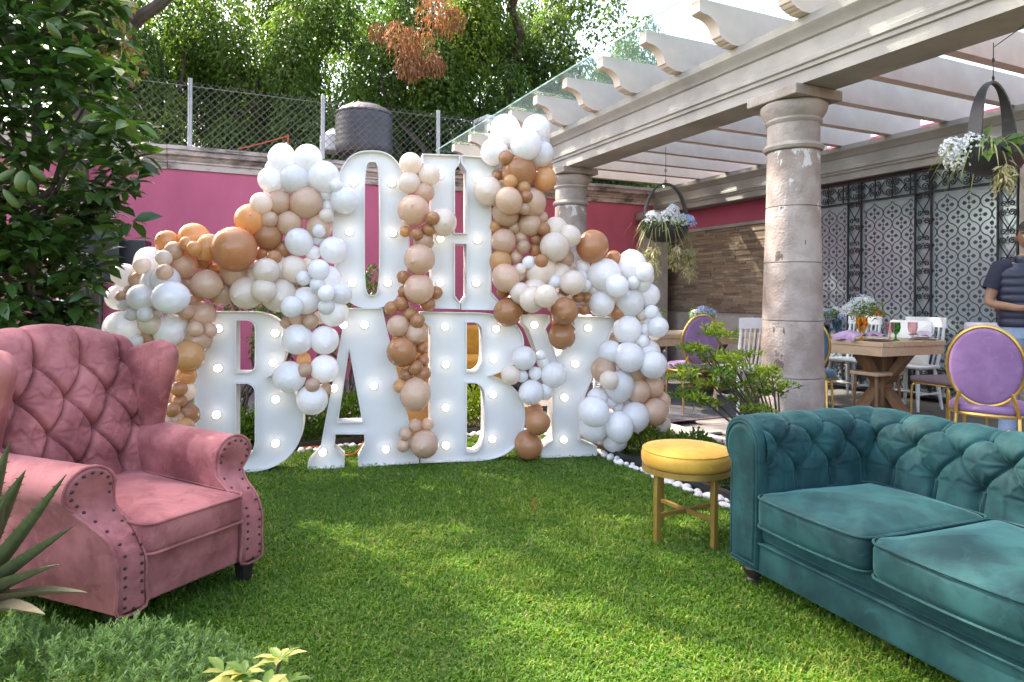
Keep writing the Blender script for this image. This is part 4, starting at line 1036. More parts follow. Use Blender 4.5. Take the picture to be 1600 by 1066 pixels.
LR = zc(650, 160, 3.553, [(435, 275, 76, 'W'), (690, 285, 76, 'W'), (495, 150, 84, 'W'), (668, 148, 79, 'W'), (610, 235, 89, 'W'), (500, 310, 42, 'T'), (715, 425, 66, 'A'), (570, 385, 98, 'T'), (455, 405, 30, 'T'), (640, 560, 84, 'N'), (500, 620, 72, 'D'), (440, 690, 32, 'A'), (400, 490, 80, 'C'), (515, 545, 75, 'N'), (630, 680, 66, 'N'), (695, 640, 38, 'N'),
    (775, 700, 66, 'C'), (855, 745, 62, 'C'), (820, 865, 58, 'D'), (690, 935, 86, 'C'), (800, 950, 62, 'C'), (560, 950, 50, 'C'), (470, 880, 62, 'A'), (488, 770, 70, 'N'), (770, 802, 83, 'C'), (980, 800, 91, 'T'), (500, 977, 78, 'N'), (870, 1000, 70, 'C'), (660, 1045, 72, 'C'), (580, 1060, 60, 'C'),
    (525, 440, 40, 'A'), (597, 473, 39, 'A'), (613, 525, 36, 'T'), (600, 590, 36, 'D'), (545, 695, 37, 'N'), (580, 753, 39, 'N'), (708, 703, 39, 'T'), (665, 760, 37, 'T'), (597, 802, 39, 'D'), (663, 825, 37, 'T'), (553, 858, 39, 'N'), (697, 880, 38, 'T'), (625, 890, 37, 'W'), (580, 925, 32, 'C'), (770, 995, 39, 'W')])
LR += zc(650, 440, 3.5525, [(645, 100, 72, 'C'), (720, 80, 66, 'C'), (780, 120, 60, 'C'), (1030, 125, 73, 'W'), (1120, 170, 45, 'T'), (825, 165, 78, 'T'), (810, 303, 76, 'T'), (510, 170, 81, 'T'), (480, 55, 36, 'T'), (538, 42, 38, 'T'), (597, 20, 34, 'T'), (597, 85, 33, 'T'), (830, 8, 30, 'T'), (825, 53, 34, 'T'), (900, 88, 33, 'T'), (950, 92, 31, 'T'), (933, 157, 31, 'T')])
garland('balloon_garland', 'balloon garland right of the H with white tuft on top and caramel balloons below', LR, 0.0, True)
LW = zc(850, 340, 2.804, [(305, 180, 36, 'T'), (385, 212, 66, 'W'), (440, 240, 40, 'W'), (265, 250, 73, 'W'), (455, 340, 54, 'W'), (280, 340, 50, 'C'), (375, 372, 66, 'W'), (320, 300, 50, 'W'), (470, 445, 48, 'W'), (500, 480, 46, 'W'), (365, 490, 63, 'W'), (290, 590, 52, 'W'), (455, 590, 56, 'W'), (478, 645, 62, 'W'), (375, 613, 66, 'W'), (260, 668, 54, 'D'), (400, 680, 50, 'D'), (285, 712, 42, 'C'), (475, 740, 52, 'N'), (412, 762, 54, 'N'), (520, 802, 36, 'N'), (510, 905, 46, 'C'), (485, 850, 61, 'N'),
    (330, 737, 67, 'W'), (310, 975, 56, 'W'), (215, 920, 63, 'W'), (235, 790, 46, 'W'), (400, 870, 63, 'W'), (218, 850, 67, 'W'), (328, 915, 64, 'W'),
    (170, 215, 32, 'W'), (160, 260, 32, 'W'), (178, 298, 30, 'W'), (218, 316, 28, 'W'), (440, 225, 30, 'W'), (455, 262, 28, 'W'), (430, 292, 36, 'W'), (350, 288, 32, 'W'), (392, 285, 30, 'W'), (470, 412, 30, 'W'), (430, 425, 25, 'C'), (450, 490, 31, 'W'), (485, 510, 28, 'W'), (432, 540, 29, 'W'), (290, 802, 33, 'W'), (325, 830, 28, 'W'), (378, 812, 28, 'W')])
garland('balloon_garland', 'right end of white balloons cascading to the grass beside the Y, few nude ones below', LW, -0.02, True)
LM = zc(650, 440, 3.5525, [(525, 520, 55, 'C'), (720, 610, 45, 'W'), (600, 425, 68, 'W'), (765, 520, 73, 'W'), (640, 615, 70, 'W'), (705, 445, 36, 'W'), (695, 408, 28, 'W'), (662, 510, 38, 'W'), (587, 525, 36, 'W')])
garland('balloon_cluster', 'small cluster of white balloons in front between second B and Y', LM, 0.02)
LB = zc(650, 440, 3.5525, [(655, 722, 50, 'T'), (675, 782, 71, 'T'), (625, 910, 79, 'T')])
garland('balloon_stack', 'stack of caramel balloons resting on the grass between second B and Y', LB, -0.05)
# ================================================================== UPHOLSTERY
def add_nap(m, col, scale, th, amt):
    nt = m.node_tree; nd = nt.nodes; lk = nt.links; p = nd['Principled BSDF']; src = p.inputs['Base Color'].links[0].from_socket
    tc = nd.new('ShaderNodeTexCoord'); n = nd.new('ShaderNodeTexNoise'); n.inputs['Scale'].default_value = scale; n.inputs['Detail'].default_value = 7
    n.inputs['Roughness'].default_value = 0.62; n.inputs['Distortion'].default_value = 1.2; lk.new(tc.outputs['Object'], n.inputs['Vector'])
    r = nd.new('ShaderNodeMapRange'); r.inputs['From Min'].default_value = th; r.inputs['From Max'].default_value = th + 0.11; r.inputs['To Max'].default_value = amt; lk.new(n.outputs['Fac'], r.inputs[0])
    mx = nd.new('ShaderNodeMix'); mx.data_type = 'RGBA'; lk.new(r.outputs[0], mx.inputs['Factor']); lk.new(src, mx.inputs['A']); mx.inputs['B'].default_value = (*col, 1); lk.new(mx.outputs['Result'], p.inputs['Base Color'])
def velvet(name, c, c2, sheen_col, sheen=0.8, nscale=4.0, contrast=(0.40, 0.62)):
    m = mat(name, c, c2, 0.75, nscale=nscale, ndetail=9, contrast=contrast, sheen=sheen, sheen_col=sheen_col, spec=0.25, bump=0.2, bscale=11, bump2=0.22, b2scale=4.5)
    add_nap(m, c2, 7.0, 0.52, 0.5); add_nap(m, tuple(min(1, x * 1.35) for x in c), 11.0, 0.56, 0.35); return m
m_pinkv = velvet('pink_velvet', (0.42, 0.150, 0.142), (0.20, 0.056, 0.056), (1.0, 0.65, 0.65), 0.2, 3.4)
m_teal = velvet('teal_velvet', (0.010, 0.062, 0.064), (0.003, 0.027, 0.030), (0.35, 0.9, 0.9), 0.22, 4.5)
m_yellow = velvet('yellow_velvet', (0.60, 0.34, 0.06), (0.50, 0.25, 0.035), (1, 0.85, 0.5), 0.5, 6)
m_gold = mat('brass', (0.50, 0.33, 0.10), (0.42, 0.27, 0.08), 0.35, metal=0.85, nscale=15)
m_goldp = mat('gold_paint', (0.36, 0.235, 0.06), (0.30, 0.19, 0.05), 0.42, metal=0.45, nscale=15)
m_nail = mat('antique_nail', (0.06, 0.04, 0.035), None, 0.35, metal=0.7)
m_blackwood = mat('black_wood', (0.015, 0.012, 0.011), (0.025, 0.02, 0.018), 0.45, nscale=10, stretch=(1, 1, 0.2))

def tuft(u, v, pu, pv, r0, r1, ou=0.0, cw=0.30):
    """pillow height 0..1 on a diamond lattice of buttons; rows r0..r1 (in pv); straight folds outside"""
    def cell(uu, vv):
        a = uu / pu + vv / (2 * pv); b_ = uu / pu - vv / (2 * pv)
        fa, fb = abs(math.sin(math.pi * a)), abs(math.sin(math.pi * b_))
        ra, rb = round(a), round(b_); da, db = a - ra, b_ - rb
        x_, y_ = (da + db) / 2 * pu, (da - db) * pv
        return min(fa, fb), math.hypot(x_, y_), math.atan2(y_, x_), ra * 1.7 + rb * 2.9
    u += ou; j = v / pv
    if j > r1:
        f, d, an, h = cell(u, r1 * pv); d = math.hypot(d, (j - r1) * pv * 0.6); an = math.atan2((j - r1) * pv, (u / pu - round(u / pu)) + 0.01)
    elif j < r0:
        f, d, an, h = cell(u, r0 * pv); d = math.hypot(d, (r0 - j) * pv * 0.6)
    else: f, d, an, h = cell(u, v)
    w = 0.20 * pu; q = d / w
    pleat = 0.055 * math.sin(9 * an + h) * q * math.exp(-0.9 * q) + 0.03 * math.sin(17 * an + 2 * h) * q * math.exp(-1.1 * q)
    return cw * (1 - math.exp(-f / 0.13)) + (1 - cw) * (1 - math.exp(-q ** 0.85)) + pleat
def buttons(pu, pv, r0, r1, u0, u1, ou=0.0):
    o = []
    for j in range(r0, r1 + 1):
        k = -40
        while k < 40:
            u = k * pu + (pu / 2 if j % 2 else 0) - ou
            if u0 < u < u1: o.append((u, j * pv))
            k += 1
    return o

# ---------------- pink wing chair
ACX = Vector((-1.300, 2.785, 0)); ACA = math.atan2(0.89, 0.455)
ac_ = thing('armchair', 'dusty pink velvet wing armchair with buttoned back and nailhead trim', 'armchair', ACX, ACA)
# seat box and front rail
b = MB(); b.slab(rrect(-0.215, 0.012, 0.215, 0.80, 0.01, 3), 0.11, 0.30, 0.012, 0.0); b.build('seat_frame', m_pinkv, ac_)
cu = densify(rrect(-0.218, -0.018, 0.218, 0.685, 0.035, 5), 0.04)
b = MB(); b.slab(cu, 0.298, 0.425, 0.03, 0.028, rings=6, puff_bottom=0.0)
b.v = [(x, y, z + (0.012 * math.sin(7 * x + 2) * math.sin(6 * y) if z > 0.41 else 0) - (0.010 * (1 - abs(x) / 0.22) if y < 0.0 and z < 0.36 else 0)) for x, y, z in b.v]
seat = b.build('seat_cushion', m_pinkv, ac_, sharp=60)
for z in (0.419, 0.304): MB().tube([(x, y, z) for x, y in cu], 0.0065, 6, closed=True).build('piping', m_pinkv, seat)
# arms
def arm_section():
    c = [(0.215, 0.11), (0.215, 0.2), (0.215, 0.30), (0.215, 0.40), (0.213, 0.47)]
    for k in range(13):
        a = R(190 - 20.5 * k); c.append((0.300 + 0.088 * math.cos(a), 0.555 + 0.088 * math.sin(a)))
    c += [(0.345, 0.47), (0.330, 0.43), (0.322, 0.38), (0.320, 0.30), (0.318, 0.2), (0.316, 0.11)]
    return c
def arm_front(z): return 0.0 + 0.155 * sstep(0.33, 0.50, z) - 0.012 * sstep(0.5, 0.6, z)
def arm(sg):
    sec = arm_section(); n = len(sec); b = MB()
    cx = sum(p[0] for p in sec) / n; cz = 0.40
    rows = []
    for t in (0.0, 0.02, 0.06, 0.2, 0.4, 0.6, 0.8, 1.0):
        row = []
        for i, (x, z) in enumerate(sec):
            y = arm_front(z) + (0.80 - arm_front(z)) * t; e = 0.010 * (1 - min(1, t / 0.06)) ** 2
            a, q = Vector(sec[i - 1]), Vector(sec[(i + 1) % n]); tg = (q - a).normalized(); nn = Vector((-tg.y, tg.x))
            row.append((sg * (x + nn.x * e * -1 * 0 + (cx - x) * e * 2), y, z))
        rows.append(row)
    b.grid(rows, closed=True)
    body = b.build('arm', m_pinkv, ac_, sharp=70)
    # facing panel with welt and nails, following the S curve of the arm front
    def inset(dd):
        o = []
        for i in range(n):
            p, q, r_ = Vector(sec[i - 1]), Vector(sec[i]), Vector(sec[(i + 1) % n]); e1 = (q - p).normalized(); e2 = (r_ - q).normalized()
            h = (Vector((e1.y, -e1.x)) + Vector((e2.y, -e2.x))); h = h / max(0.5, h.length_squared / 2); o.append(q + h * dd)
        return o
    f0, f1 = inset(0.002), inset(0.013)
    b = MB(); m1 = [(sg * p.x, arm_front(p.y) - 0.001, p.y) for p in f0]; m2 = [(sg * p.x, arm_front(p.y) - 0.010, p.y) for p in f1]
    b.grid([m1, m2], closed=True)
    # cap across pairs of points at equal height: strips between the inner and the outer outline
    pts = [(p.x, p.y) for p in f1]; tri = tessellate_polygon([[Vector((x, z, 0)) for x, z in pts]])
    b.add([(sg * x, arm_front(z) - 0.010, z) for x, z in pts], [tuple(t) for t in tri])
    b.build('arm_facing', m_pinkv, body, sharp=60)
    pp = [(sg * p.x, arm_front(p.y) - 0.002, p.y) for p in inset(-0.001)]
    MB().tube(catmull(pp, 3, closed=True), 0.0062, 6, closed=True).build('piping', m_pinkv, body)
    b = MB(); ring = catmull([(p.x, p.y, 0) for p in inset(0.021)], 6, closed=True); acc = 0.0; last = None
    for p in ring:
        if last is not None: acc += (p - last).length
        last = p
        if acc > 0.031: acc = 0; b.ball((sg * p.x, arm_front(p.y) - 0.012, p.y), (0.0062, 0.005, 0.0062), 8, 5)
    stuff(b.build('nailheads', m_nail, body))
arm(1); arm(-1)
# back: buttoned panel rolled over the top
def back_pt(u, v):
    """u -1..1 across, v 0..1 up the front, over the roll and down behind"""
    zt = 1.02 + 0.075 * math.cos(min(1, abs(u)) * math.pi * 0.5)
    h = zt - 0.055 - 0.40; arc = math.pi * 0.06; Lr = h + arc; s = v * (Lr + 0.55)
    hw = 0.268 + 0.035 * min(1, s / h)
    x = u * hw
    if s < h: y, z, ny, nz = 0.665 + 0.17 * (s / h) ** 1.15, 0.40 + s, -1.0, 0.12
    elif s < Lr:
        a = (s - h) / 0.06; y = 0.835 + 0.06 - 0.06 * math.cos(a); z = 0.40 + h + 0.06 * math.sin(a); ny, nz = -math.cos(a), math.sin(a)
    else: y, z, ny, nz = 0.955, 0.40 + h - (s - Lr) * 0.98, 1.0, 0.0
    return x, y, z, ny, nz, s, h
PUc, PVc = 0.155, 0.155
rows = []; NU, NV = 150, 230
for j in range(NV + 1):
    v = j / NV * 1.0; row = []
    for i in range(NU + 1):
        u = -1 + 2 * i / NU; x, y, z, ny, nz, s, h = back_pt(u, v)
        fade = 1 if s < h + 0.12 else max(0, 1 - (s - h - 0.12) / 0.06)
        t = tuft(x, s + 0.055, PUc, PVc, 1, 4, 0.0775, 0.40) * fade + (1 - fade) * 0.9
        edge = max(0, abs(u) - 0.90) / 0.10
        d = 0.080 * t - 0.022 - 0.045 * edge ** 2
        row.append((x, y + ny * d, z + nz * d))
    rows.append(row)
bk = MB().grid(rows).build('backrest', m_pinkv, ac_, sharp=80)
bt = None
for (u, vv) in buttons(PUc, PVc, 1, 4, -0.27, 0.27, 0.0775):
    s = vv - 0.055; x, y, z, ny, nz, s_, h = back_pt(u / 0.29, s / (0.6 + 0.6)); 
    hz = 1.095 - 0.055 - 0.40; yy = 0.665 + 0.17 * (s / hz) ** 1.15 + 0.016; zz = 0.40 + s
    if bt is None: bt = MB().ball((0, 0, 0), (0.011, 0.008, 0.011), 10, 6).build('button', m_pinkv, bk); bt.location = (u, yy, zz)
    else: piece(bt, bk, (u, yy, zz))
# wings
wc_ = [(0.80, 0.585), (0.62, 0.575), (0.53, 0.58), (0.50, 0.62), (0.475, 0.72), (0.445, 0.82), (0.415, 0.90), (0.395, 0.96), (0.395, 1.01), (0.42, 1.05), (0.47, 1.07), (0.54, 1.065), (0.64, 1.04), (0.73, 1.02), (0.80, 1.0)]
wc_ = [(0.90 - (0.80 - a) * 0.92, c) for a, c in wc_]
wc2 = [(p.x, p.y) for p in catmull([(a, c, 0) for a, c in wc_], 3)]
for sg in (-1, 1):
    Mw = Matrix.Translation((sg * 0.285, 0.90, 0)) @ Matrix.Rotation(sg * R(2), 4, 'Z') @ Matrix.Translation((0, -0.90, 0)) @ Matrix(((0, 0, 1, 0), (1, 0, 0, 0), (0, 1, 0, 0), (0, 0, 0, 1)))
    MB().slab(wc2, -0.036, 0.036, 0.036, 0.014, M=Mw, seg=5, rings=5).build('wing', m_pinkv, ac_, sharp=70)
for sx in (-1, 1):
    for yy in (0.045, 0.82):
        b = MB(); b.add([(sx * 0.27 + a, yy + c, z) for z, k in ((0.115, 0.030), (0.0, 0.021)) for a, c in ((-k, -k), (k, -k), (k, k), (-k, k))], [(0, 1, 2, 3), (7, 6, 5, 4), (0, 4, 5, 1), (1, 5, 6, 2), (2, 6, 7, 3), (3, 7, 4, 0)]); b.build('leg', m_blackwood, ac_, bevel=0.003)
b = MB(); b.box((0, 0.88, 0.55), (0.56, 0.10, 0.86)); b.box((0, 0.40, 0.125), (0.60, 0.74, 0.03)); b.build('back_frame', m_pinkv, ac_, bevel=0.02)

def splay(o):
    if o.type == 'MESH':
        if o.name.startswith('button'): x, y, z = o.location; o.location = (x * (1 + 0.34 * y), y, z)
        else:
            for v in o.data.vertices: v.co.x *= 1 + 0.34 * max(0.0, v.co.y)
    for c_ in o.children: splay(c_)
splay(ac_)
ac_.scale = (1.06, 1.24, 1)
# ---------------- teal chesterfield sofa
SFA = math.atan2(-0.93, 0.37); SL = 2.10
sofa = thing('sofa', 'teal velvet chesterfield sofa with deep buttoned back and rolled arms', 'sofa', (1.02, 3.13, 0), SFA)
def roll_profile(n_in=14, n_arc=22, n_out=8):
    """from the seat up the inside, over the roll and down the outside; (offset outwards, z, n_off, n_z)"""
    o = []; zc, rr, xc = 0.650, 0.115, 0.118
    for k in range(n_in): t = k / n_in; o.append((0.0 - 0.0 * t, 0.36 + (zc - 0.36) * t, -1.0, 0.0))
    for k in range(n_arc + 1):
        a = R(180 - 232 * k / n_arc); o.append((xc + rr * math.cos(a), zc + rr * math.sin(a), math.cos(a), math.sin(a)))
    x0, z0 = o[-1][0], o[-1][1]
    for k in range(1, n_out + 1): t = k / n_out; o.append((x0 + (0.195 - x0) * min(1, t * 3), z0 + (0.10 - z0) * t, 1.0, 0.0))
    return o
def along(prof):
    s = [0.0]
    for k in range(1, len(prof)): s.append(s[-1] + math.hypot(prof[k][0] - prof[k - 1][0], prof[k][1] - prof[k - 1][1]))
    return s
prof_r = roll_profile(56, 72, 8); ss = along(prof_r)
PUs, PVs = 0.205, 0.118
def tufted_roll(u0, u1, nu, ou, place, r0, r1, amp=0.080, endfade=0.0):
    rows = []; smax = 0.29 + 0.115 * math.pi * 0.95
    for i in range(nu + 1):
        u = u0 + (u1 - u0) * i / nu; row = []
        for (q, s) in zip(prof_r, ss):
            t = tuft(u, s - 0.05, PUs, PVs, r0, r1, ou)
            f = 1 - sstep(smax - 0.12, smax, s); t = t * f + (1 - f) * 0.85
            d = amp * (t - 0.75) * (1 - 0.5 * sstep(0.32, 0.48, s))
            row.append(place(u, q[0] + q[2] * d, q[1] + q[3] * d))
        rows.append(row)
    return rows
AW = 0.19
# back: length along x, offset outwards = +y; inner face at y = 0.66
bk = MB().grid(tufted_roll(0.06, SL - 0.06, 380, 0.02, lambda u, o, z: (u, 0.67 + o + 0.03 * (z - 0.4), z), 0.9, 3.1)).build('backrest', m_teal, sofa, sharp=80)
def place_arm(sg):
    x = AW if sg < 0 else SL - AW
    return lambda u, o, z: (x + sg * o, u, z)
armsL = []
for sg in (-1, 1):
    rows = tufted_roll(0.035, 0.80, 160, 0.075, place_arm(sg), 0.9, 3.1, 0.072)
    a_ = MB().grid(rows if sg > 0 else rows[::-1]).build('arm', m_teal, sofa, sharp=80); armsL.append(a_)
    # front of the arm: plain gathered border and facing pad
    x = AW if sg < 0 else SL - AW
    sec = [(q[0], q[1]) for q in roll_profile(4, 18, 5)]; sec = [(0.012, 0.10)] + [(o, z) for o, z in sec]
    ring = lambda k, y: [(x + sg * (0.085 + (o - 0.085) * k), y, 0.42 + (z - 0.42) * (1 - (1 - k) * 0.45)) for o, z in sec]
    b = MB(); b.grid([ring(1.0, 0.05), ring(1.03, 0.03), ring(1.0, 0.008), ring(0.93, 0.0), ring(0.84, 0.004)], closed=True); b.build('arm_border', m_teal, a_, sharp=80)
    MB().tube(ring(0.85, 0.001), 0.006, 6, closed=True).build('piping', m_teal, a_)
    b = MB(); r1_, r2_ = ring(0.84, 0.003), ring(0.70, -0.010); b.grid([r1_, r2_], closed=True)
    tri = tessellate_polygon([[Vector((p[0], p[2], 0)) for p in r2_]]); b.add(r2_, [tuple(t) for t in tri]); b.build('arm_facing', m_teal, a_, sharp=70)
bb = None
def put_button(w, par):
    global bb
    if bb is None: bb = MB().ball((0, 0, 0), 0.0125, 10, 6).build('button', m_teal, par); bb.location = w
    else: piece(bb, par, w)
def prof_at(s):
    k = min(range(len(ss)), key=lambda i: abs(ss[i] - s)); return prof_r[k]
for (u, vv) in buttons(PUs, PVs, 1, 3, 0.22, SL - 0.22, 0.02):
    q = prof_at(vv + 0.05); e = 0.055 * (1 - 0.6 * sstep(0.30, 0.46, vv + 0.05)); put_button((u, 0.67 + q[0] - q[2] * e + 0.03 * (q[1] - 0.4), q[1] - q[3] * e), bk)
for sg, a_ in zip((-1, 1), armsL):
    x = AW if sg < 0 else SL - AW
    for (u, vv) in buttons(PUs, PVs, 1, 3, 0.06, 0.60, 0.075):
        q = prof_at(vv + 0.05); e = 0.050 * (1 - 0.6 * sstep(0.30, 0.46, vv + 0.05)); put_button((x + sg * (q[0] - q[2] * e), u, q[1] - q[3] * e), a_)
# base: lower rail and inset upper rail with piping
b = MB(); b.slab(rrect(0.012, 0.012, SL - 0.012, 0.84, 0.02, 3), 0.085, 0.225, 0.015); base_ = b.build('base_rail', m_teal, sofa)
MB().tube([(AW - 0.02, 0.008, 0.222), (SL - AW + 0.02, 0.008, 0.222)], 0.0065, 6).build('piping', m_teal, base_)
b = MB(); b.slab(rrect(AW - 0.03, 0.022, SL - AW + 0.03, 0.72, 0.015, 3), 0.226, 0.315, 0.03, 0.0); b.build('deck', m_teal, sofa)
cw = (SL - 2 * AW) / 3
for k in range(3):
    x0 = AW + cw * k; cu = densify(rrect(x0 + 0.005, -0.03, x0 + cw - 0.005, 0.66, 0.05, 6), 0.05)
    b = MB(); b.slab(cu, 0.308, 0.445, 0.035, 0.055, rings=7, puff_bottom=0.0)
    ph = k * 2.1
    b.v = [(x, y, z + (0.008 * math.sin(9 * x + ph) * math.sin(8 * y + ph) if z > 0.43 else 0) + (0.006 * math.sin(38 * (x - x0) + 21 * y) * math.exp(-((y - 0.0) / 0.12) ** 2) if z > 0.40 else 0)) for x, y, z in b.v]
    b.v = [(x, y - 0.020 * (1 - min(1, abs(2 * (x - x0 - cw / 2) / cw)) ** 2) * max(0, min(1, (0.15 - y) / 0.15)), z - 0.012 * math.exp(-((x - x0 - cw / 2) / 0.14) ** 2 - ((y - 0.33) / 0.16) ** 2) * (z > 0.43)) for x, y, z in b.v]
    cu = [(x, y - 0.020 * (1 - min(1, abs(2 * (x - x0 - cw / 2) / cw)) ** 2) * max(0, min(1, (0.15 - y) / 0.15))) for x, y in cu]
    c = b.build('seat_cushion', m_teal, sofa, sharp=60)
    for z in (0.438, 0.316): MB().tube([(x, y, z) for x, y in cu], 0.0052, 6, closed=True).build('piping', m_teal, c)
ft = None
for x in (0.075, SL - 0.075):
    for y in (0.075, 0.78):
        if ft is None: ft = MB().lathe([(0.026, 0), (0.034, 0.006), (0.034, 0.018), (0.026, 0.026), (0.045, 0.05), (0.05, 0.07), (0.04, 0.09)], 20).build('foot', m_blackwood, sofa); ft.location = (x, y, 0)
        else: piece(ft, sofa, (x, y, 0))

# ---------------- yellow stool
stl = thing('stool', 'round yellow velvet stool on gold legs beside the teal sofa', 'stool', (0.955, 3.66, 0), R(-10))
b = MB().lathe([(0.0, 0.395), (0.21, 0.395), (0.232, 0.402), (0.241, 0.42), (0.243, 0.45), (0.238, 0.474), (0.222, 0.489), (0.17, 0.500), (0.09, 0.504), (0.0, 0.505)], 56).build('cushion', m_yellow, stl, sharp=80)
MB().tube([(0.233 * math.cos(a * 0.1122), 0.233 * math.sin(a * 0.1122), 0.481) for a in range(56)], 0.005, 6, closed=True).build('piping', m_yellow, b)
MB().lathe([(0.222, 0.368), (0.238, 0.368), (0.238, 0.398), (0.222, 0.398), (0.222, 0.368)], 56, cap=False).build('ring', m_goldp, stl, sharp=30)
lg = None
for k in range(4):
    a = R(90 * k + 45 - 6); w = (0.205 * math.cos(a), 0.205 * math.sin(a), 0)
    if lg is None: lg = MB().box((0, 0, 0.184), (0.028, 0.028, 0.368)).build('leg', m_goldp, stl, bevel=0.002); lg.location = w; lg.rotation_euler = (0, 0, a)
    else: piece(lg, stl, w, (0, 0, a))
for k in range(2):
    a = R(90 * k + 45 - 6); e = 0.2
    MB().bar((-e * math.cos(a), -e * math.sin(a), 0.15 + 0.0 * k), (e * math.cos(a), e * math.sin(a), 0.15), 0.022, 0.0215 + 0.001 * k).build('stretcher', m_goldp, stl, bevel=0.002)
# ================================================================== TERRACE FURNITURE, PERSON, SMALL THINGS
m_wood = mat('pale_wood', (0.56, 0.41, 0.27), (0.47, 0.33, 0.20), 0.55, nscale=3, ndetail=8, stretch=(9, 1.2, 9), bump=0.15, bscale=30)
m_wood2 = mat('dark_oak', (0.22, 0.125, 0.065), (0.16, 0.09, 0.045), 0.6, nscale=3, ndetail=8, stretch=(8, 8, 1))
m_whitep = mat('white_paint_wood', (0.74, 0.74, 0.75), (0.66, 0.66, 0.67), 0.5, nscale=8)
m_lilac = velvet('lilac_velvet', (0.23, 0.135, 0.275), (0.175, 0.095, 0.21), (0.9, 0.7, 1.0), 0.4)
m_bluev = velvet('blue_velvet', (0.06, 0.115, 0.19), (0.045, 0.085, 0.145), (0.6, 0.8, 1.0), 0.4)
m_mauve = mat('mauve_cloth', (0.11, 0.075, 0.085), (0.09, 0.06, 0.07), 0.85, nscale=20)
m_mustard = velvet('mustard_velvet', (0.52, 0.26, 0.035), (0.44, 0.20, 0.025), (1, 0.8, 0.4), 0.3)
m_linen = mat('pale_lilac_linen', (0.50, 0.43, 0.50), (0.44, 0.38, 0.45), 0.9, nscale=20)
m_nap = mat('pink_napkin', (0.62, 0.26, 0.42), (0.54, 0.21, 0.36), 0.9, nscale=10)
m_nap2 = mat('lilac_napkin', (0.52, 0.36, 0.55), (0.46, 0.31, 0.49), 0.9, nscale=10)
m_plate = mat('blush_plate', (0.52, 0.33, 0.30), None, 0.3)
m_platew = mat('white_plate', (0.75, 0.74, 0.72), None, 0.3)
m_rug = mat('dark_grey_rug', (0.065, 0.067, 0.075), (0.05, 0.052, 0.06), 0.95, nscale=60, bump=0.4, bscale=150)
def gl(name, c): return pane_mat(name, c, 0.12, 0.04)
m_gamber, m_ggreen, m_gpink, m_gclear, m_gblue = gl('amber_glass', (0.98, 0.70, 0.22)), gl('green_glass', (0.05, 0.6, 0.2)), gl('pink_glass', (0.93, 0.78, 0.79)), gl('clear_glass', (0.95, 0.97, 0.97)), gl('blue_glass', (0.3, 0.55, 0.65))
m_petal_b = leaf_mat('blue_petal', (0.30, 0.38, 0.62), (0.42, 0.50, 0.72), (0.62, 0.68, 0.80), 0.3, rough=0.7)
m_petal_w = leaf_mat('white_petal', (0.55, 0.58, 0.56), (0.66, 0.70, 0.72), (0.75, 0.76, 0.78), 0.3, rough=0.7)
m_petal_o = leaf_mat('orange_petal', (0.75, 0.25, 0.06), (0.85, 0.38, 0.12), None, 0.3, rough=0.7)
m_stemleaf = leaf_mat('soft_leaf', (0.06, 0.13, 0.03), (0.16, 0.26, 0.06), (0.42, 0.42, 0.16), 0.3)
PZ = PATIO_Z + 0.006
def at(l, t, z=PZ): return T(l, t, z)

rug = thing('rug', 'dark grey flat rug under the far dining table', 'rug', at(0.85, 8.1, PATIO_Z + 0.004), TA)
MB().slab(rrect(-1.0, -1.15, 1.2, 1.1, 0.02, 2), 0.0, 0.009, 0.004, rings=1).build('woven_field', m_rug, rug)
b = MB(); b.slab(rrect(-1.06, -1.21, -1.003, 1.16, 0.005, 1), 0.0, 0.008, 0.003, rings=1); b.slab(rrect(-1.0, -1.21, 1.2, -1.153, 0.005, 1), 0, 0.008, 0.003, rings=1); b.build('border', m_mauve, rug)

def table(label, l0, l1, t0, t1, h=0.76):
    lc, tc = (l0 + l1) / 2, (t0 + t1) / 2; w, L = l1 - l0, t1 - t0
    t = thing('dining_table', label, 'table', at(lc, tc), TA, 'wooden tables on the terrace')
    n = max(3, int(w / 0.14)) if L >= w else max(3, int(L / 0.14))
    for k in range(n):
        if L >= w: c, s = (-w / 2 + w * (k + 0.5) / n, 0, h - 0.022), (w / n - 0.003, L, 0.044)
        else: c, s = (0, -L / 2 + L * (k + 0.5) / n, h - 0.022), (w, L / n - 0.003, 0.044)
        MB().box(c, s).build('plank', m_wood, t, bevel=0.002, bseg=1)
    b = MB(); i = 0.012
    b.box((0, -L / 2 + i + 0.012, h - 0.088), (w - 2 * i, 0.024, 0.085)); b.box((0, L / 2 - i - 0.012, h - 0.088), (w - 2 * i, 0.024, 0.085))
    b.box((-w / 2 + i + 0.012, 0, h - 0.088), (0.024, L - 2 * i - 0.05, 0.085)); b.box((w / 2 - i - 0.012, 0, h - 0.088), (0.024, L - 2 * i - 0.05, 0.085)); b.build('apron', m_wood, t, bevel=0.002)
    for s in ((-1, 1) if max(w, L) > 1.2 else (0,)):
        ox, oy = (0, s * L * 0.30) if L >= w else (s * w * 0.30, 0)
        b = MB(); b.box((ox, oy, h / 2 - 0.05), (0.15, 0.15, h - 0.13))
        for a in range(4):
            ca, sa = math.cos(a * 1.5708), math.sin(a * 1.5708)
            b.bar((ox + 0.06 * ca, oy + 0.06 * sa, 0.36), (ox + 0.30 * ca, oy + 0.30 * sa, h - 0.09), 0.09, 0.07)
            b.bar((ox + 0.06 * ca, oy + 0.06 * sa, 0.28), (ox + 0.27 * ca, oy + 0.27 * sa, 0.03), 0.09, 0.07)
        b.build('pedestal', m_wood2, t, bevel=0.004)
    return t
table('pale wooden dining table right of the stone column, corner towards the camera, set with glasses', 1.50, 2.40, 5.95, 7.65)
table('pale wooden table at the right edge in front of the standing man', 1.58, 2.45, 3.0, 4.93)
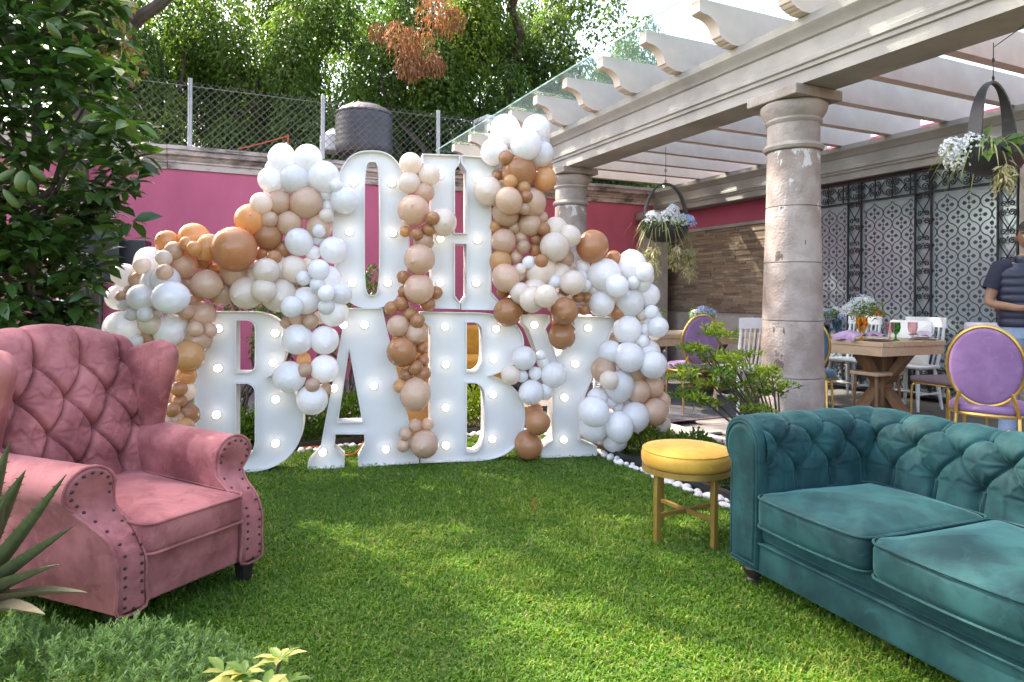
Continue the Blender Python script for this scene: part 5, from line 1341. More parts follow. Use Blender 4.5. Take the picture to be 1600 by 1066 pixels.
table('wooden table left of the stone column behind the slim shrub', 0.36, 1.95, 7.95, 8.80, 0.74)

def oval_chair(label, l, t, ang, m, group='round backed velvet chairs'):
    c = thing('oval_back_chair', label, 'chair', at(l, t), TA + R(ang), group)       # faces local +y
    MB().slab(circle_pts(0, 0, 0.225, 0.215, 36, 2.4), 0.425, 0.49, 0.028, 0.016, rings=4).build('seat', m, c)
    MB().tube([(0.222 * math.cos(a * 0.1745), 0.212 * math.sin(a * 0.1745), 0.420) for a in range(36)], 0.013, 8, closed=True).build('seat_ring', m_gold, c)
    for sx, sy in ((-1, 1), (1, 1), (-1, -1), (1, -1)):
        MB().tube([(sx * 0.165, sy * 0.155, 0.42), (sx * 0.185, sy * 0.18 - (0.05 if sy < 0 else 0), 0.0)], [0.0125, 0.009], 8).build('leg', m_gold, c)
    Mb = Matrix.Translation((0, -0.225, 0.73)) @ Matrix.Rotation(R(90 + 8), 4, 'X')
    oval = circle_pts(0, 0, 0.195, 0.245, 44)
    MB().slab(oval, -0.026, 0.026, 0.024, 0.016, M=Mb, rings=5).build('backrest', m, c)
    MB().tube([(x * 1.035, y * 1.03, 0.0) for x, y in oval], 0.0135, 8, closed=True, M=Mb).build('back_rim', m_gold, c)
    for sx in (-1, 1): MB().tube([(sx * 0.165, -0.155, 0.41), (sx * 0.155, -0.205, 0.50), (sx * 0.13, -0.212, 0.575)], 0.0125, 8).build('back_post', m_gold, c)
    return c
ch1 = oval_chair('lilac velvet oval back chair seen from behind at the right edge, above the teal sofa', 0.62, 4.54, -90 + 22, m_lilac)
ch2 = oval_chair('blue velvet oval back chair partly hidden by the right side of the stone column', 1.13, 6.42, -90 + 32, m_bluev)
ch3 = oval_chair('lilac velvet oval back chair left of the slim shrub at the far table', 0.52, 7.38, -12, m_lilac)

def spindle_chair(label, l, t, ang, m=None, pad=None):
    m = m or m_whitep
    c = thing('spindle_chair', label, 'chair', at(l, t), TA + R(ang), 'spindle back chairs')
    MB().slab([(-0.19, -0.19), (0.19, -0.19), (0.225, 0.02), (0.215, 0.2), (0.0, 0.22), (-0.215, 0.2), (-0.225, 0.02)], 0.43, 0.462, 0.012).build('seat', m, c)
    for sx, sy in ((-1, 1), (1, 1), (-1, -1), (1, -1)):
        MB().tube([(sx * 0.15, sy * 0.14, 0.432), (sx * 0.172, sy * 0.17, 0.27), (sx * 0.2, sy * 0.205, 0.0)], [0.016, 0.022, 0.013], 10).build('leg', m, c)
    for sx in (-1, 1): MB().tube([(sx * 0.183, 0.185, 0.17), (sx * 0.183, -0.185, 0.17)], 0.011, 8).build('stretcher', m, c)
    MB().tube([(-0.18, 0.0, 0.17), (0.18, 0.0, 0.17)], 0.011, 8).build('stretcher', m, c)
    for k in range(6):
        x = -0.125 + 0.05 * k; MB().tube([(x * 0.9, -0.165, 0.46), (x * 1.1, -0.215, 0.68), (x * 1.15, -0.245, 0.86)], 0.0095, 8).build('spindle', m, c)
    for sx in (-1, 1): MB().tube([(sx * 0.165, -0.165, 0.46), (sx * 0.19, -0.215, 0.68), (sx * 0.195, -0.25, 0.95)], [0.017, 0.016, 0.014], 8).build('back_post', m, c)
    tr = [[(x, -0.245 - 0.02 * math.cos(x * 7) + (0.012 if s else -0.012) - 0.06 * (z - 0.86), z) for x in [-0.22 + 0.044 * k for k in range(11)]] for s, z in ((0, 0.855), (0, 0.96), (1, 0.96), (1, 0.855))]
    MB().grid(tr + [tr[0]]).build('top_rail', m, c)
    if pad: MB().slab(rrect(-0.18, -0.16, 0.18, 0.18, 0.05), 0.463, 0.50, 0.018, 0.008).build('pad', pad, c)
    return c
spindle_chair('white painted spindle back chair behind the slim shrub left of the column', 0.95, 7.10, -6)
spindle_chair('white spindle chair with pale blue seat pad at the far table', 0.12, 8.5, -85, pad=m_bluev)
spindle_chair('white spindle back chair between the set table and the iron screen', 2.78, 6.55, 92)
spindle_chair('brown wooden spindle back chair between the white chair and the stone column', 1.52, 7.45, -10, m=m_wood2)
spindle_chair('white spindle chair deeper along the iron screen', 2.8, 7.3, 90)
spindle_chair('white wooden chair at the far side of the far table, behind the white spindle chair', 1.3, 9.25, 178)
# gold framed chair with thin dark seat between the tables
cg = thing('cushioned_chair', 'gold legged chair with dark mauve seat pad between the two right tables', 'chair', at(1.75, 5.52), TA + R(180 - 10))
MB().slab(rrect(-0.22, -0.21, 0.22, 0.21, 0.05), 0.435, 0.485, 0.02, 0.015).build('seat', m_mauve, cg)
for sx, sy in ((-1, 1), (1, 1), (-1, -1), (1, -1)): MB().tube(catmull([(sx * 0.17, sy * 0.12, 0.43), (sx * 0.19, sy * 0.17, 0.41), (sx * 0.195, sy * 0.185, 0.34), (sx * 0.195, sy * 0.19, 0.0)], 4), 0.010, 8).build('leg', m_gold, cg)
MB().tube(rrect_pts if False else [(x, y, 0.43) for x, y in rrect(-0.2, -0.19, 0.2, 0.19, 0.05)], 0.009, 6, closed=True).build('seat_ring', m_gold, cg)
bw = thing('bench', 'low wooden stool seat showing under the set table beside the blue chair', 'bench', at(1.9, 6.3), TA)
MB().slab(rrect(-0.21, -0.16, 0.21, 0.16, 0.05), 0.42, 0.455, 0.012).build('seat', m_wood, bw)
for sx, sy in ((-1, 1), (1, 1), (-1, -1), (1, -1)): MB().tube([(sx * 0.15, sy * 0.11, 0.42), (sx * 0.18, sy * 0.13, 0.0)], 0.016, 8).build('leg', m_wood2, bw)

# cushions
def pillow(label, w, rz, tilt, m, sz_=0.42, h_=0.28):
    c = thing('cushion', label, 'cushion', w, rz)
    pts = []
    for x, y in rrect(-sz_ / 2, -h_ / 2, sz_ / 2, h_ / 2, 0.02, 2): pts.append((x, y))
    Mp = Matrix.Rotation(R(90 - tilt), 4, 'X') @ Matrix.Translation((0, h_ / 2, 0))
    MB().slab(densify(pts, 0.06), -0.012, 0.012, 0.012, 0.055, M=Mp, rings=6).build('cover', m, c)
    MB().tube([(x * 1.005, y * 1.005, 0) for x, y in densify(pts, 0.06)], 0.005, 5, closed=True, M=Mp).build('piping', m, c)
pillow('mustard cushion on the chair between the lilac chair and the white chair', at(1.12, 8.98, PZ + 0.5), TA, 12, m_mustard, 0.46, 0.40)
pillow('pale lilac cushion standing on the chair behind the right dining table', at(2.66, 5.68, PZ + 0.52), TA - R(70), 14, m_linen, 0.48, 0.42)
pillow('white cushion behind the green glass on the far side of the set table', at(2.78, 6.62, PZ + 0.47), TA - R(88), 12, m_platew, 0.46, 0.46)

# table ware
TZ = PZ + 0.76
def goblet(label, l, t, m, s=1.0, z=TZ + 0.001):
    g = thing('goblet', label, 'glass', at(l, t, z))
    MB().lathe([(0.033 * s, 0.0), (0.033 * s, 0.004 * s), (0.010 * s, 0.012 * s), (0.007 * s, 0.045 * s), (0.012 * s, 0.055 * s)], 20).build('stem', m, g)
    MB().lathe([(0.012 * s, 0.0551 * s), (0.030 * s, 0.075 * s), (0.038 * s, 0.11 * s), (0.036 * s, 0.155 * s), (0.033 * s, 0.155 * s), (0.035 * s, 0.11 * s), (0.026 * s, 0.078 * s), (0.0, 0.064 * s)], 20).build('bowl', m, g)
goblet('pale pink cut goblet, left of the green glass on the dining table', 1.75, 6.06, m_gpink, 1.12)
goblet('green glass goblet on the dining table', 1.89, 6.10, m_ggreen, 1.1)
goblet('pale pink cut goblet right of the green glass on the dining table', 2.03, 6.03, m_gpink, 1.12)
goblet('amber tumbler goblet holding orange and blue flowers on the dining table', 1.62, 6.25, m_gamber, 1.4)
goblet('blue glass goblet near the blue flowers on the dining table', 1.62, 6.52, m_gblue, 1.2)
goblet('clear glass goblet behind the amber one on the table', 1.8, 6.35, m_gclear, 1.0)
goblet('dark green goblet on the far table beside the balloons', 0.52, 8.15, m_ggreen, 1.1, PZ + 0.741)
def plate(label, l, t, m, z=TZ):
    g = thing('plate', label, 'plate', at(l, t, z))
    MB().lathe([(0.0, 0.003), (0.07, 0.003), (0.075, 0.006), (0.125, 0.016), (0.13, 0.016), (0.085, 0.001), (0.0, 0.0005)], 32).build('dish', m, g)
    MB().lathe([(0.0, 0.018), (0.06, 0.018), (0.09, 0.027), (0.094, 0.026), (0.06, 0.0165), (0.0, 0.0165)], 28).build('side_dish', m_platew if m is m_plate else m_plate, g)
plate('blush plate with white saucer at the left corner of the dining table', 1.64, 6.10, m_plate); plate('pale plates under a folded napkin at the right end of the dining table', 2.26, 6.09, m_platew)
plate('blush plate by the blue chair at the dining table', 1.68, 7.05, m_plate); plate('plates under the pink napkin on the right edge table', 1.74, 4.72, m_plate); plate('plate at the left end of the far table', 0.62, 8.3, m_plate, PZ + 0.741)
def napkin(label, l, t, m, z, s=0.16, over=0.0, seed=0):
    rr = random.Random(seed); N = 18; rows = []
    for i in range(N + 1):
        row = []
        for j in range(N + 1):
            x, y = (i / N - 0.5) * 2 * s * 0.75, (j / N - 0.5) * 2 * s
            f = 0.022 * (math.sin(x * 60 + seed + 3 * math.sin(y * 20)) + 1) * (1 - abs(y) / s * 0.5) + 0.02 * math.exp(-(x * x + y * y) / 0.006)
            zz = f; xx = x
            if over and x < -over: zz = f * 0.4 - ( -x - over) * 1.0; xx = -over - 0.02 * math.sin(y * 40) - 0.02
            row.append((xx, y, zz + 0.002))
        rows.append(row)
    o = thing('napkin', label, 'napkin', at(l, t, z), TA)
    MB().grid(rows).build('cloth', m, o, sharp=180)
napkin('lilac napkin draped over the left edge of the dining table by the blue chair', 1.56, 6.34, m_nap2, TZ + 0.03, 0.13, 0.06, 1)
napkin('small purple napkin bunched behind the pink goblet on the dining table', 1.85, 6.3, m_nap2, TZ + 0.02, 0.08, 0, 2)
napkin('bright pink napkin bunched on the right edge table in front of the man', 1.74, 4.70, m_nap, TZ + 0.03, 0.12, 0, 3)
napkin('pale folded napkin on the plates at the right end of the dining table', 2.27, 6.09, m_linen, TZ + 0.03, 0.10, 0, 4)
napkin('bright pink napkin at the left end of the far table beside the white balloons', 0.60, 8.02, m_nap, PZ + 0.76, 0.11, 0.07, 5)

def petals(name, parent, centres, r, n, m, s=0.022, seed=0):
    N = len(centres) * n; c = np.repeat(np.array(centres, dtype=float), n, 0); v = unit(RNG.normal(0, 1, (N, 3))); v[:, 2] = np.where(v[:, 2] < -0.4, -v[:, 2], v[:, 2])
    pos = c + v * r * RNG.uniform(0.75, 1.0, N)[:, None]; ax = np.cross(v, RNG.normal(0, 1, (N, 3))) + v * 0.35
    return leaves(name, pos, ax, v, s * RNG.uniform(0.7, 1.2, N), s * 0.85 * np.ones(N), np.clip(RNG.normal(0.5, 0.25, N), 0, 1), m, parent)
def sprigs(name, parent, n, r, h, L, W, m, tint=0.4, per=26):
    b = MB(); cs = []
    for k in range(n):
        a = random.uniform(0, 6.28); q = random.uniform(0.2, 1); e = (math.cos(a) * r * q, math.sin(a) * r * q, h * random.uniform(0.65, 1.1)); b.tube([(0, 0, 0.05), (e[0] * 0.4, e[1] * 0.4, h * 0.6), e], 0.0022, 4); cs.append(e)
    stuff(b.build('stem', m_bark, parent)); stuff(leaves(name, *clump_leaves(cs, per, 0.05, 0.05, L, W, tint, down=-0.3), m, parent))
def bouquet(label, l, t, z, kinds, vase=None, r=0.13, h=0.26):
    o = thing('flower_arrangement', label, 'flowers', at(l, t, z))
    if vase is not None: MB().lathe([(0.035, 0), (0.04, 0.005), (0.045, 0.06), (0.04, 0.12), (0.043, 0.13), (0.036, 0.13), (0.036, 0.06), (0.03, 0.01), (0, 0.008)], 20).build('vase', vase, o)
    sprigs('greenery', o, 12, r * 1.1, h * 0.9, 0.05, 0.016, m_stemleaf)
    for (m, dx, dy, dz, rr) in kinds: petals('bloom', o, [(dx, dy, dz)], rr * 1.35, int(160 + 2600 * rr), m, 0.017)
    return o
bouquet('blue hydrangeas with small white flowers on the dining table behind the column edge', 1.66, 6.68, TZ, [(m_petal_b, 0, 0, 0.20, 0.07), (m_petal_w, -0.11, 0.02, 0.22, 0.06), (m_petal_b, 0.1, -0.05, 0.17, 0.05), (m_petal_w, 0.14, 0.08, 0.24, 0.05)], m_gblue)
bouquet('white baby breath and an orange rose rising from the amber glass on the dining table', 1.62, 6.25, TZ + 0.08, [(m_petal_w, 0, 0, 0.22, 0.10), (m_petal_w, -0.09, 0.05, 0.19, 0.06), (m_petal_o, 0.10, -0.07, 0.17, 0.038), (m_petal_w, 0.05, 0.1, 0.25, 0.06)], None, 0.17, 0.26)
bouquet('blue and white flowers on the far table just right of the balloons', 0.66, 8.25, PZ + 0.74, [(m_petal_b, 0.03, 0, 0.2, 0.06), (m_petal_w, -0.06, 0, 0.22, 0.06), (m_petal_o, 0.02, -0.06, 0.17, 0.03), (m_petal_w, 0.08, 0.05, 0.24, 0.05)], m_gclear)
bouquet('blue hydrangea bunch on the far table behind the white chair', 1.62, 8.45, PZ + 0.74, [(m_petal_b, 0, 0, 0.22, 0.075), (m_petal_b, 0.1, 0.03, 0.2, 0.06), (m_petal_w, -0.09, 0.02, 0.2, 0.05)], m_gclear)

# hanging baskets
m_pot = mat('black_rubber_pot', (0.018, 0.018, 0.020), (0.03, 0.03, 0.032), 0.55, nscale=10, bump=0.2)
m_spider = leaf_mat('spider_leaf', (0.10, 0.17, 0.04), (0.22, 0.28, 0.08), (0.42, 0.42, 0.20), 0.3)
m_trail = leaf_mat('trailing_leaf', (0.24, 0.24, 0.10), (0.34, 0.32, 0.16), (0.46, 0.42, 0.26), 0.3)
def blade_set(name, parent, n, r, L, m, w=0.006, up=0.6):
    b = MB()
    for k in range(n):
        a = random.uniform(0, 6.28); l = L * random.uniform(0.6, 1.15); el = random.uniform(0.35, 1.2) * up; q = random.uniform(0, r)
        p0 = Vector((math.cos(a) * q, math.sin(a) * q, 0)); d = Vector((math.cos(a), math.sin(a), 0)); s = Vector((-d.y, d.x, 0)); vs = []
        for i in range(7):
            t = i / 6; p = p0 + d * l * t * 0.75 + Vector((0, 0, l * (el * t * 1.5 - 1.15 * t * t))); ww = w * (1 - t ** 2) + 0.0005
            vs += [p - s * ww + Vector((0, 0, ww * 0.4)), p + s * ww + Vector((0, 0, ww * 0.4))]
        b.add(vs, [(2 * i, 2 * i + 1, 2 * i + 3, 2 * i + 2) for i in range(6)])
    o = b.build(name, m, parent, sharp=None); a_ = o.data.attributes.new('tint', 'FLOAT', 'FACE')
    v = np.repeat(RNG.uniform(0, 1, n), 6); a_.data.foreach_set('value', v.astype(np.float32)); return o
def basket(label, loc, ztop, s, rz, trail, face):
    o = thing('hanging_basket', label, 'hanging planter', loc, rz)
    MB().lathe([(0.0, 0.0), (0.10 * s, 0.005 * s), (0.17 * s, 0.04 * s), (0.21 * s, 0.10 * s), (0.215 * s, 0.145 * s), (0.205 * s, 0.15 * s), (0.195 * s, 0.10 * s), (0.10 * s, 0.03 * s), (0, 0.03 * s)], 32, Matrix.Scale(0.75, 4, (0, 1, 0))).build('bowl', m_pot, o)
    b = MB(); rows = []
    for k in range(25):
        a = math.pi * k / 24; x = 0.203 * s * math.cos(a); z = 0.13 * s + 0.41 * s * math.sin(a) ** 0.85; w = 0.038 * s * (0.32 + 0.68 * abs(math.cos(a)) ** 2)
        ca, sa = math.cos(a), math.sin(a); tk = 0.008 * s
        rows.append([(x - ca * tk, -w, z - sa * tk), (x + ca * tk, -w, z + sa * tk), (x + ca * tk, w, z + sa * tk), (x - ca * tk, w, z - sa * tk)])
    b.grid(rows, closed=True); b.build('handle', m_pot, o, sharp=40)
    hz = ztop - loc.z; top = 0.54 * s + 0.008
    b = MB(); b.tube([(0, 0, top), (0, 0, hz)], 0.0028, 5); b.tube([(0.012 * math.cos(k * 0.7), 0, top + 0.02 + 0.014 * math.sin(k * 0.7)) for k in range(9)], 0.003, 5, closed=True)
    b.tube([(0.012 * math.cos(k * 0.7), 0, top + 0.13 + 0.014 * math.sin(k * 0.7)) for k in range(9)], 0.003, 5, closed=True); b.build('wire', m_iron, o)
    sp = blade_set('spider_plant', o, 60, 0.10 * s, 0.34 * s, m_spider, 0.0065 * s); sp.location = (-0.03 * s, 0.02, 0.14 * s)
    for (dx, dy, dz, r_, m) in face: petals('bloom', o, [(dx * s, dy * s, dz * s)], r_ * s, 240, m, 0.021 * s)
    leaves('leaf_bunch', *clump_leaves([(0.1 * s, 0, 0.17 * s), (-0.12 * s, -0.05, 0.16 * s), (0.0, -0.12 * s, 0.14 * s)], 16, 0.09 * s, 0.04 * s, 0.09 * s, 0.05 * s, 0.35, down=0.1), m_stemleaf, o)
    for (dx, dy, L) in trail:
        b = MB(); pts = [(dx * s, dy * s, 0.14 * s), (dx * s * 1.15, dy * s * 1.25, 0.08 * s)] + [(dx * s * 1.18 + 0.01 * math.sin(k * 1.3), dy * s * 1.3, 0.06 * s - L * s * k / 5) for k in range(1, 6)]
        b.tube(pts, 0.0026, 4); b.build('trailing_stem', m_trail, o)
        leaves('trailing_leaves', *clump_leaves([(p[0], p[1], p[2] + random.uniform(-.02, .02)) for p in pts[3:] for _ in (0, 1)], 16, 0.035 * s, 0.04 * s, 0.065 * s, 0.014 * s, 0.5, down=0.8), m_trail, o)
w1 = P(1030, 345, 6.9)
w1 = T(0.30, TM.inverted().__matmul__(w1).y, w1.z - 0.22)
basket('hanging black basket with blue and white hydrangeas and trailing pale stems, left of the column', w1, 2.86, 1.12, R(8), [(-0.15, -0.10, 0.36), (-0.20, -0.05, 0.42), (-0.13, -0.12, 0.30), (0.02, -0.14, 0.26), (0.14, -0.11, 0.30), (0.17, -0.08, 0.36), (-0.19, 0.05, 0.4)],
       [(-0.16, -0.11, 0.20, 0.075, m_petal_w), (-0.03, -0.15, 0.20, 0.085, m_petal_w), (0.07, -0.15, 0.17, 0.08, m_petal_w), (0.17, -0.10, 0.17, 0.075, m_petal_b), (0.02, -0.13, 0.27, 0.06, m_petal_w)])
w2 = P(1551, 274, 4.12)
basket('hanging black basket with one white hydrangea at the top right corner', w2, 2.88, 1.05, R(30), [(-0.12, -0.10, 0.12)],
       [(-0.19, 0.02, 0.14, 0.085, m_petal_w), (-0.17, 0.10, 0.08, 0.075, m_petal_w), (-0.23, 0.10, 0.14, 0.07, m_petal_w)])
# wire of the fairy hook along the beam
wr = thing('hook_wire', 'thin dark wire running down the beam face to the right hanging basket', 'wire', T(-0.27, 4.6, 3.2))
MB().tube([Vector(T(-0.27, 4.25, 3.3)) - wr.location, Vector(T(-0.21, 4.2, 2.98)) - wr.location, Vector(T(-0.19, 4.0, 2.9)) - wr.location, Vector(T(0.0, 3.95, 2.832)) - wr.location, Vector((w2.x, w2.y, 2.85)) - wr.location], 0.003, 5).build('strand', m_iron, wr)

# behind the letters: mustard armchair, grey cushion, speaker pair, box on the wall
ms = thing('lounge_chair', 'mustard upholstered lounge chair glimpsed through the second letter B', 'chair', P(742, 600, 9.0) * 1.0, R(10))
ms.location.z = 0.09
b = MB(); b.slab(rrect(-0.42, -0.4, 0.42, 0.35, 0.06), 0.12, 0.42, 0.05, 0.02); b.build('seat', m_mustard, ms)
MB().slab(rrect(-0.42, 0.36, 0.42, 0.52, 0.06), 0.2, 0.80, 0.06, 0.02).build('backrest', m_mustard, ms)
for s in (-1, 1): MB().slab(rrect(s * 0.49 - 0.07, -0.4, s * 0.49 + 0.07, 0.52, 0.05), 0.12, 0.58, 0.05, 0.01).build('arm', m_mustard, ms)
b = MB(); [b.box((sx, sy, 0.06), (0.05, 0.05, 0.125)) for sx in (-0.4, 0.4) for sy in (-0.3, 0.42)]; b.build('legs', m_blackwood, ms)
ob = thing('backdrop_board', 'orange tan board standing behind the gap between A and second B', 'board', plane_pt(640, 715, -0.42), LANG)
ob.location.z = 0
MB().box((0, 0, 0.56), (0.30, 0.02, 1.12)).build('panel', mat('tan_board', (0.60, 0.33, 0.13), (0.52, 0.27, 0.10), 0.6, nscale=3), ob); MB().box((0, 0.06, 0.02), (0.28, 0.3, 0.035)).build('foot', m_wood2, ob)
def speaker(label, px, py, d, w, h, rz):
    s = thing('loudspeaker', label, 'speaker', P(px, py, d), rz, 'black loudspeakers by the wall')
    MB().slab([(-w / 2, -0.17), (w / 2, -0.17), (w * 0.36, 0.17), (-w * 0.36, 0.17)], 0, h, 0.015).build('cabinet', m_black, s)
    MB().box((0, -0.173, h / 2), (w * 0.88, 0.006, h * 0.9)).build('grille', mat('speaker_grille', (0.02, 0.02, 0.024), (0.01, 0.01, 0.012), 0.6, nscale=150), s)
    return s
speaker('black loudspeaker on a pole, left one, half hidden by the citrus tree', 150, 443, 7.6, 0.42, 0.58, R(35)); speaker('black loudspeaker beside the left balloons, right one of the pair', 213, 424, 7.9, 0.30, 0.36, R(10))
sp_ = thing('speaker_stand', 'thin black pole stand holding the loudspeaker by the citrus tree', 'stand', (P(158, 443, 7.6).x, 7.6, 0))
zz = P(158, 443, 7.6).z
b = MB(); b.tube([(0, 0, 0.05), (0, 0, zz)], 0.022, 10); b.build('pole', m_black, sp_)
for k in range(3): a = k * 2.09; MB().tube([(0, 0, 0.45), (math.cos(a) * 0.45, math.sin(a) * 0.45, 0.01)], 0.014, 8).build('leg', m_black, sp_)
s2 = thing('speaker_stand', 'thin black pole under the right loudspeaker behind the balloons', 'stand', (P(213, 424, 7.9).x, 7.9, 0))
MB().tube([(0, 0, 0.05), (0, 0, P(213, 424, 7.9).z)], 0.022, 10).build('pole', m_black, s2)
for k in range(3): a = k * 2.09 + 0.5; MB().tube([(0, 0, 0.45), (math.cos(a) * 0.45, math.sin(a) * 0.45, 0.01)], 0.014, 8).build('leg', m_black, s2)
eb = thing('electric_box', 'pale blue electrical box with yellow warning triangle seen through the citrus tree', 'box', P(92, 425, 6.4), R(15))
m_box = mat('pale_blue_enamel', (0.36, 0.44, 0.62), (0.3, 0.37, 0.54), 0.4, nscale=5)
MB().box((0, 0, 0), (0.17, 0.09, 0.12)).build('case', m_box, eb, bevel=0.006); MB().box((0, -0.047, 0.055), (0.176, 0.012, 0.012)).build('lip', m_platew, eb)
b = MB(); b.add([(-0.055, -0.0465, -0.035), (-0.015, -0.0465, -0.035), (-0.035, -0.0465, 0.002)], [(0, 1, 2)]); b.build('warning_sign', mat('yellow_sign', (0.75, 0.5, 0.03), None, 0.5), eb)
MB().box((0.02, 0.01, 0.13), (0.09, 0.06, 0.12)).build('upper_box', m_platew, eb, bevel=0.004); MB().box((0, 0.05, -0.74), (0.06, 0.04, 1.45)).build('post', m_platew, eb)
# spotlight behind the first B, cord, fallen bits
sl = thing('spotlight', 'small black garden spotlight with round white face seen through the first B', 'lamp', (P(374, 640, 6.9).x, 6.9, 0.03))
zl = P(374, 628, 6.9).z
MB().tube([(0, 0, 0), (0, 0, zl - 0.05)], 0.012, 8).build('stem', m_black, sl); MB().lathe([(0.03, 0), (0.06, 0.08), (0.065, 0.10)], 18, Matrix.Translation((0, 0.05, zl)) @ Matrix.Rotation(R(75), 4, 'X')).build('hood', m_black, sl)
MB().lathe([(0.058, 0.0), (0.058, 0.006), (0.0, 0.010)], 18, Matrix.Translation((0, -0.047, zl + 0.026)) @ Matrix.Rotation(R(75), 4, 'X')).build('lens', m_platew, sl)
cd = thing('extension_cord', 'orange extension cord lying on the grass by the letter A', 'cord', G(560, 712))
m_cord = mat('orange_rubber', (0.60, 0.13, 0.03), None, 0.5)
pts = [G(574, 672), G(569, 690), G(562, 706), G(545, 716), G(520, 708), G(500, 702), G(470, 704)]
MB().tube([p - cd.location + Vector((0, 0, 0.022 if k > 0 else 0.10)) for k, p in enumerate(catmull(pts, 5))], 0.0075, 6).build('cable', m_cord, cd)
tg = thing('plastic_tag', 'tiny orange strip of plastic standing in the grass', 'scrap', G(834, 800))
MB().tube([(0, 0, 0), (0.006, 0, 0.03), (-0.004, 0.004, 0.055), (0.004, 0, 0.085)], [0.003, 0.004, 0.003, 0.004], 5).build('strip', m_cord, tg)

# ---------------- standing man at the right edge
m_skin = mat('skin', (0.30, 0.165, 0.105), (0.26, 0.14, 0.09), 0.5, nscale=12)
m_hair = mat('black_hair', (0.012, 0.010, 0.010), (0.02, 0.016, 0.014), 0.7, nscale=40, bump=0.5, bscale=90)
m_vest = mat('navy_vest', (0.016, 0.024, 0.055), (0.012, 0.018, 0.042), 0.45, nscale=8, bump=0.2, bscale=30)
m_tee = mat('navy_tee', (0.014, 0.018, 0.040), None, 0.85)
m_jean = mat('pale_denim', (0.30, 0.40, 0.55), (0.19, 0.28, 0.42), 0.85, nscale=6, ndetail=8, contrast=(0.35, 0.7))
mn = thing('person', 'standing man in navy quilted vest and light jeans holding a black phone in both hands', 'person', P(1601, 640, 5.45), R(-22))
mn.location.z = PZ
def skin_body(name, verts, edges, radii, m, parent, root, sub=2):
    me = bpy.data.meshes.new(name); me.from_pydata(verts, edges, []); me.update(); me.materials.append(m)
    o = bpy.data.objects.new(name, me); COL.objects.link(o); o.parent = parent
    md = o.modifiers.new('skin', 'SKIN'); md.use_smooth_shade = True
    if not me.skin_vertices: me.skin_vertices.new()
    for k, r in enumerate(radii):
        sv = me.skin_vertices[0].data[k]; sv.radius = (r, r) if not isinstance(r, tuple) else r; sv.use_root = (k == root)
    s = o.modifiers.new('subdivision', 'SUBSURF'); s.levels = sub; s.render_levels = sub
    return o
# joints: local x = his left, -y = forwards
V = []; E = []; RD = []
def jn(p, r, par=None):
    V.append(p); RD.append(r); k = len(V) - 1
    if par is not None: E.append((par, k))
    return k
pel = jn((0, 0, 0.95), 0.13); sp1 = jn((0, -0.01, 1.12), 0.125, pel); sp2 = jn((0, 0.0, 1.30), (0.145, 0.115), sp1); nk = jn((0, 0.01, 1.46), 0.062, sp2); hb = jn((0, -0.005, 1.55), 0.060, nk)
for s in (-1, 1):
    hp = jn((s * 0.09, 0, 0.90), 0.085, pel); kn = jn((s * 0.10, -0.02, 0.50), 0.056, hp); an = jn((s * 0.11, 0.01, 0.09), 0.038, kn); jn((s * 0.125, -0.13, 0.035), 0.032, an)
    shd = jn((s * 0.165, 0.0, 1.405), 0.062, sp2); el = jn((s * 0.262, -0.02, 1.12), 0.042, shd); wr_ = jn((s * 0.115, -0.245, 1.085), 0.028, el); pm = jn((s * 0.055, -0.30, 1.085), (0.022, 0.034), wr_)
    for q in range(4):
        f0 = jn((s * 0.02, -0.345 + 0.004 * q, 1.122 - 0.022 * q), 0.0095, pm); f1 = jn((s * -0.012, -0.335, 1.124 - 0.022 * q), 0.0085, f0); jn((s * -0.022 , -0.312, 1.122 - 0.022 * q), 0.0075, f1)
    t0 = jn((s * 0.06, -0.325, 1.125), 0.010, pm); jn((s * 0.022, -0.34, 1.145), 0.0085, t0)
skin_body('body', V, E, RD, m_skin, mn, pel)
# head: lofted shape with features, and hair
b = MB(); rows = []
HC = Vector((0.012, -0.03, 1.665))
for i in range(25):
    th = math.pi * i / 24; row = []
    for k in range(32):
        a = 2 * math.pi * k / 32; x = math.sin(th) * math.sin(a); y = -math.sin(th) * math.cos(a); z = -math.cos(th)
        px_, py_, pz_ = x * 0.076, y * 0.098, z * 0.122
        low = max(0, -z); px_ *= 1 - 0.28 * low ** 1.5; 
        if y < 0: py_ = py_ * (1 - 0.05 * low)
        else: py_ *= 1 - 0.25 * low
        f = max(0, -y)
        nz = math.exp(-((px_ / 0.013) ** 2)) * math.exp(-((pz_ + 0.022) / 0.022) ** 2) * f; py_ -= 0.024 * nz
        py_ -= 0.010 * math.exp(-((px_ / 0.026) ** 2)) * math.exp(-((pz_ + 0.062) / 0.012) ** 2) * f          # lips
        py_ -= 0.008 * math.exp(-((px_ / 0.03) ** 2)) * math.exp(-((pz_ + 0.10) / 0.016) ** 2) * f            # chin
        py_ += 0.010 * math.exp(-(((abs(px_) - 0.031) / 0.016) ** 2)) * math.exp(-((pz_ - 0.008) / 0.012) ** 2) * f  # sockets
        py_ -= 0.006 * math.exp(-(((abs(px_) - 0.030) / 0.022) ** 2)) * math.exp(-((pz_ - 0.030) / 0.009) ** 2) * f  # brows
        row.append((px_, py_, pz_))
    rows.append(row)
Mh = Matrix.Translation(HC) @ Matrix.Rotation(R(-14), 4, 'Z') @ Matrix.Rotation(R(8), 4, 'X')
b.grid(rows, closed=True, M=Mh)
for s in (-1, 1): b.ball((s * 0.077, 0.012, -0.005), (0.010, 0.02, 0.032), 10, 7, Mh)
hd = b.build('head', m_skin, mn, sharp=180)
b = MB(); [b.ball((s * 0.031, -0.083, 0.008), 0.0105, 10, 7, Mh) for s in (-1, 1)]; b.build('eye', m_platew, hd)
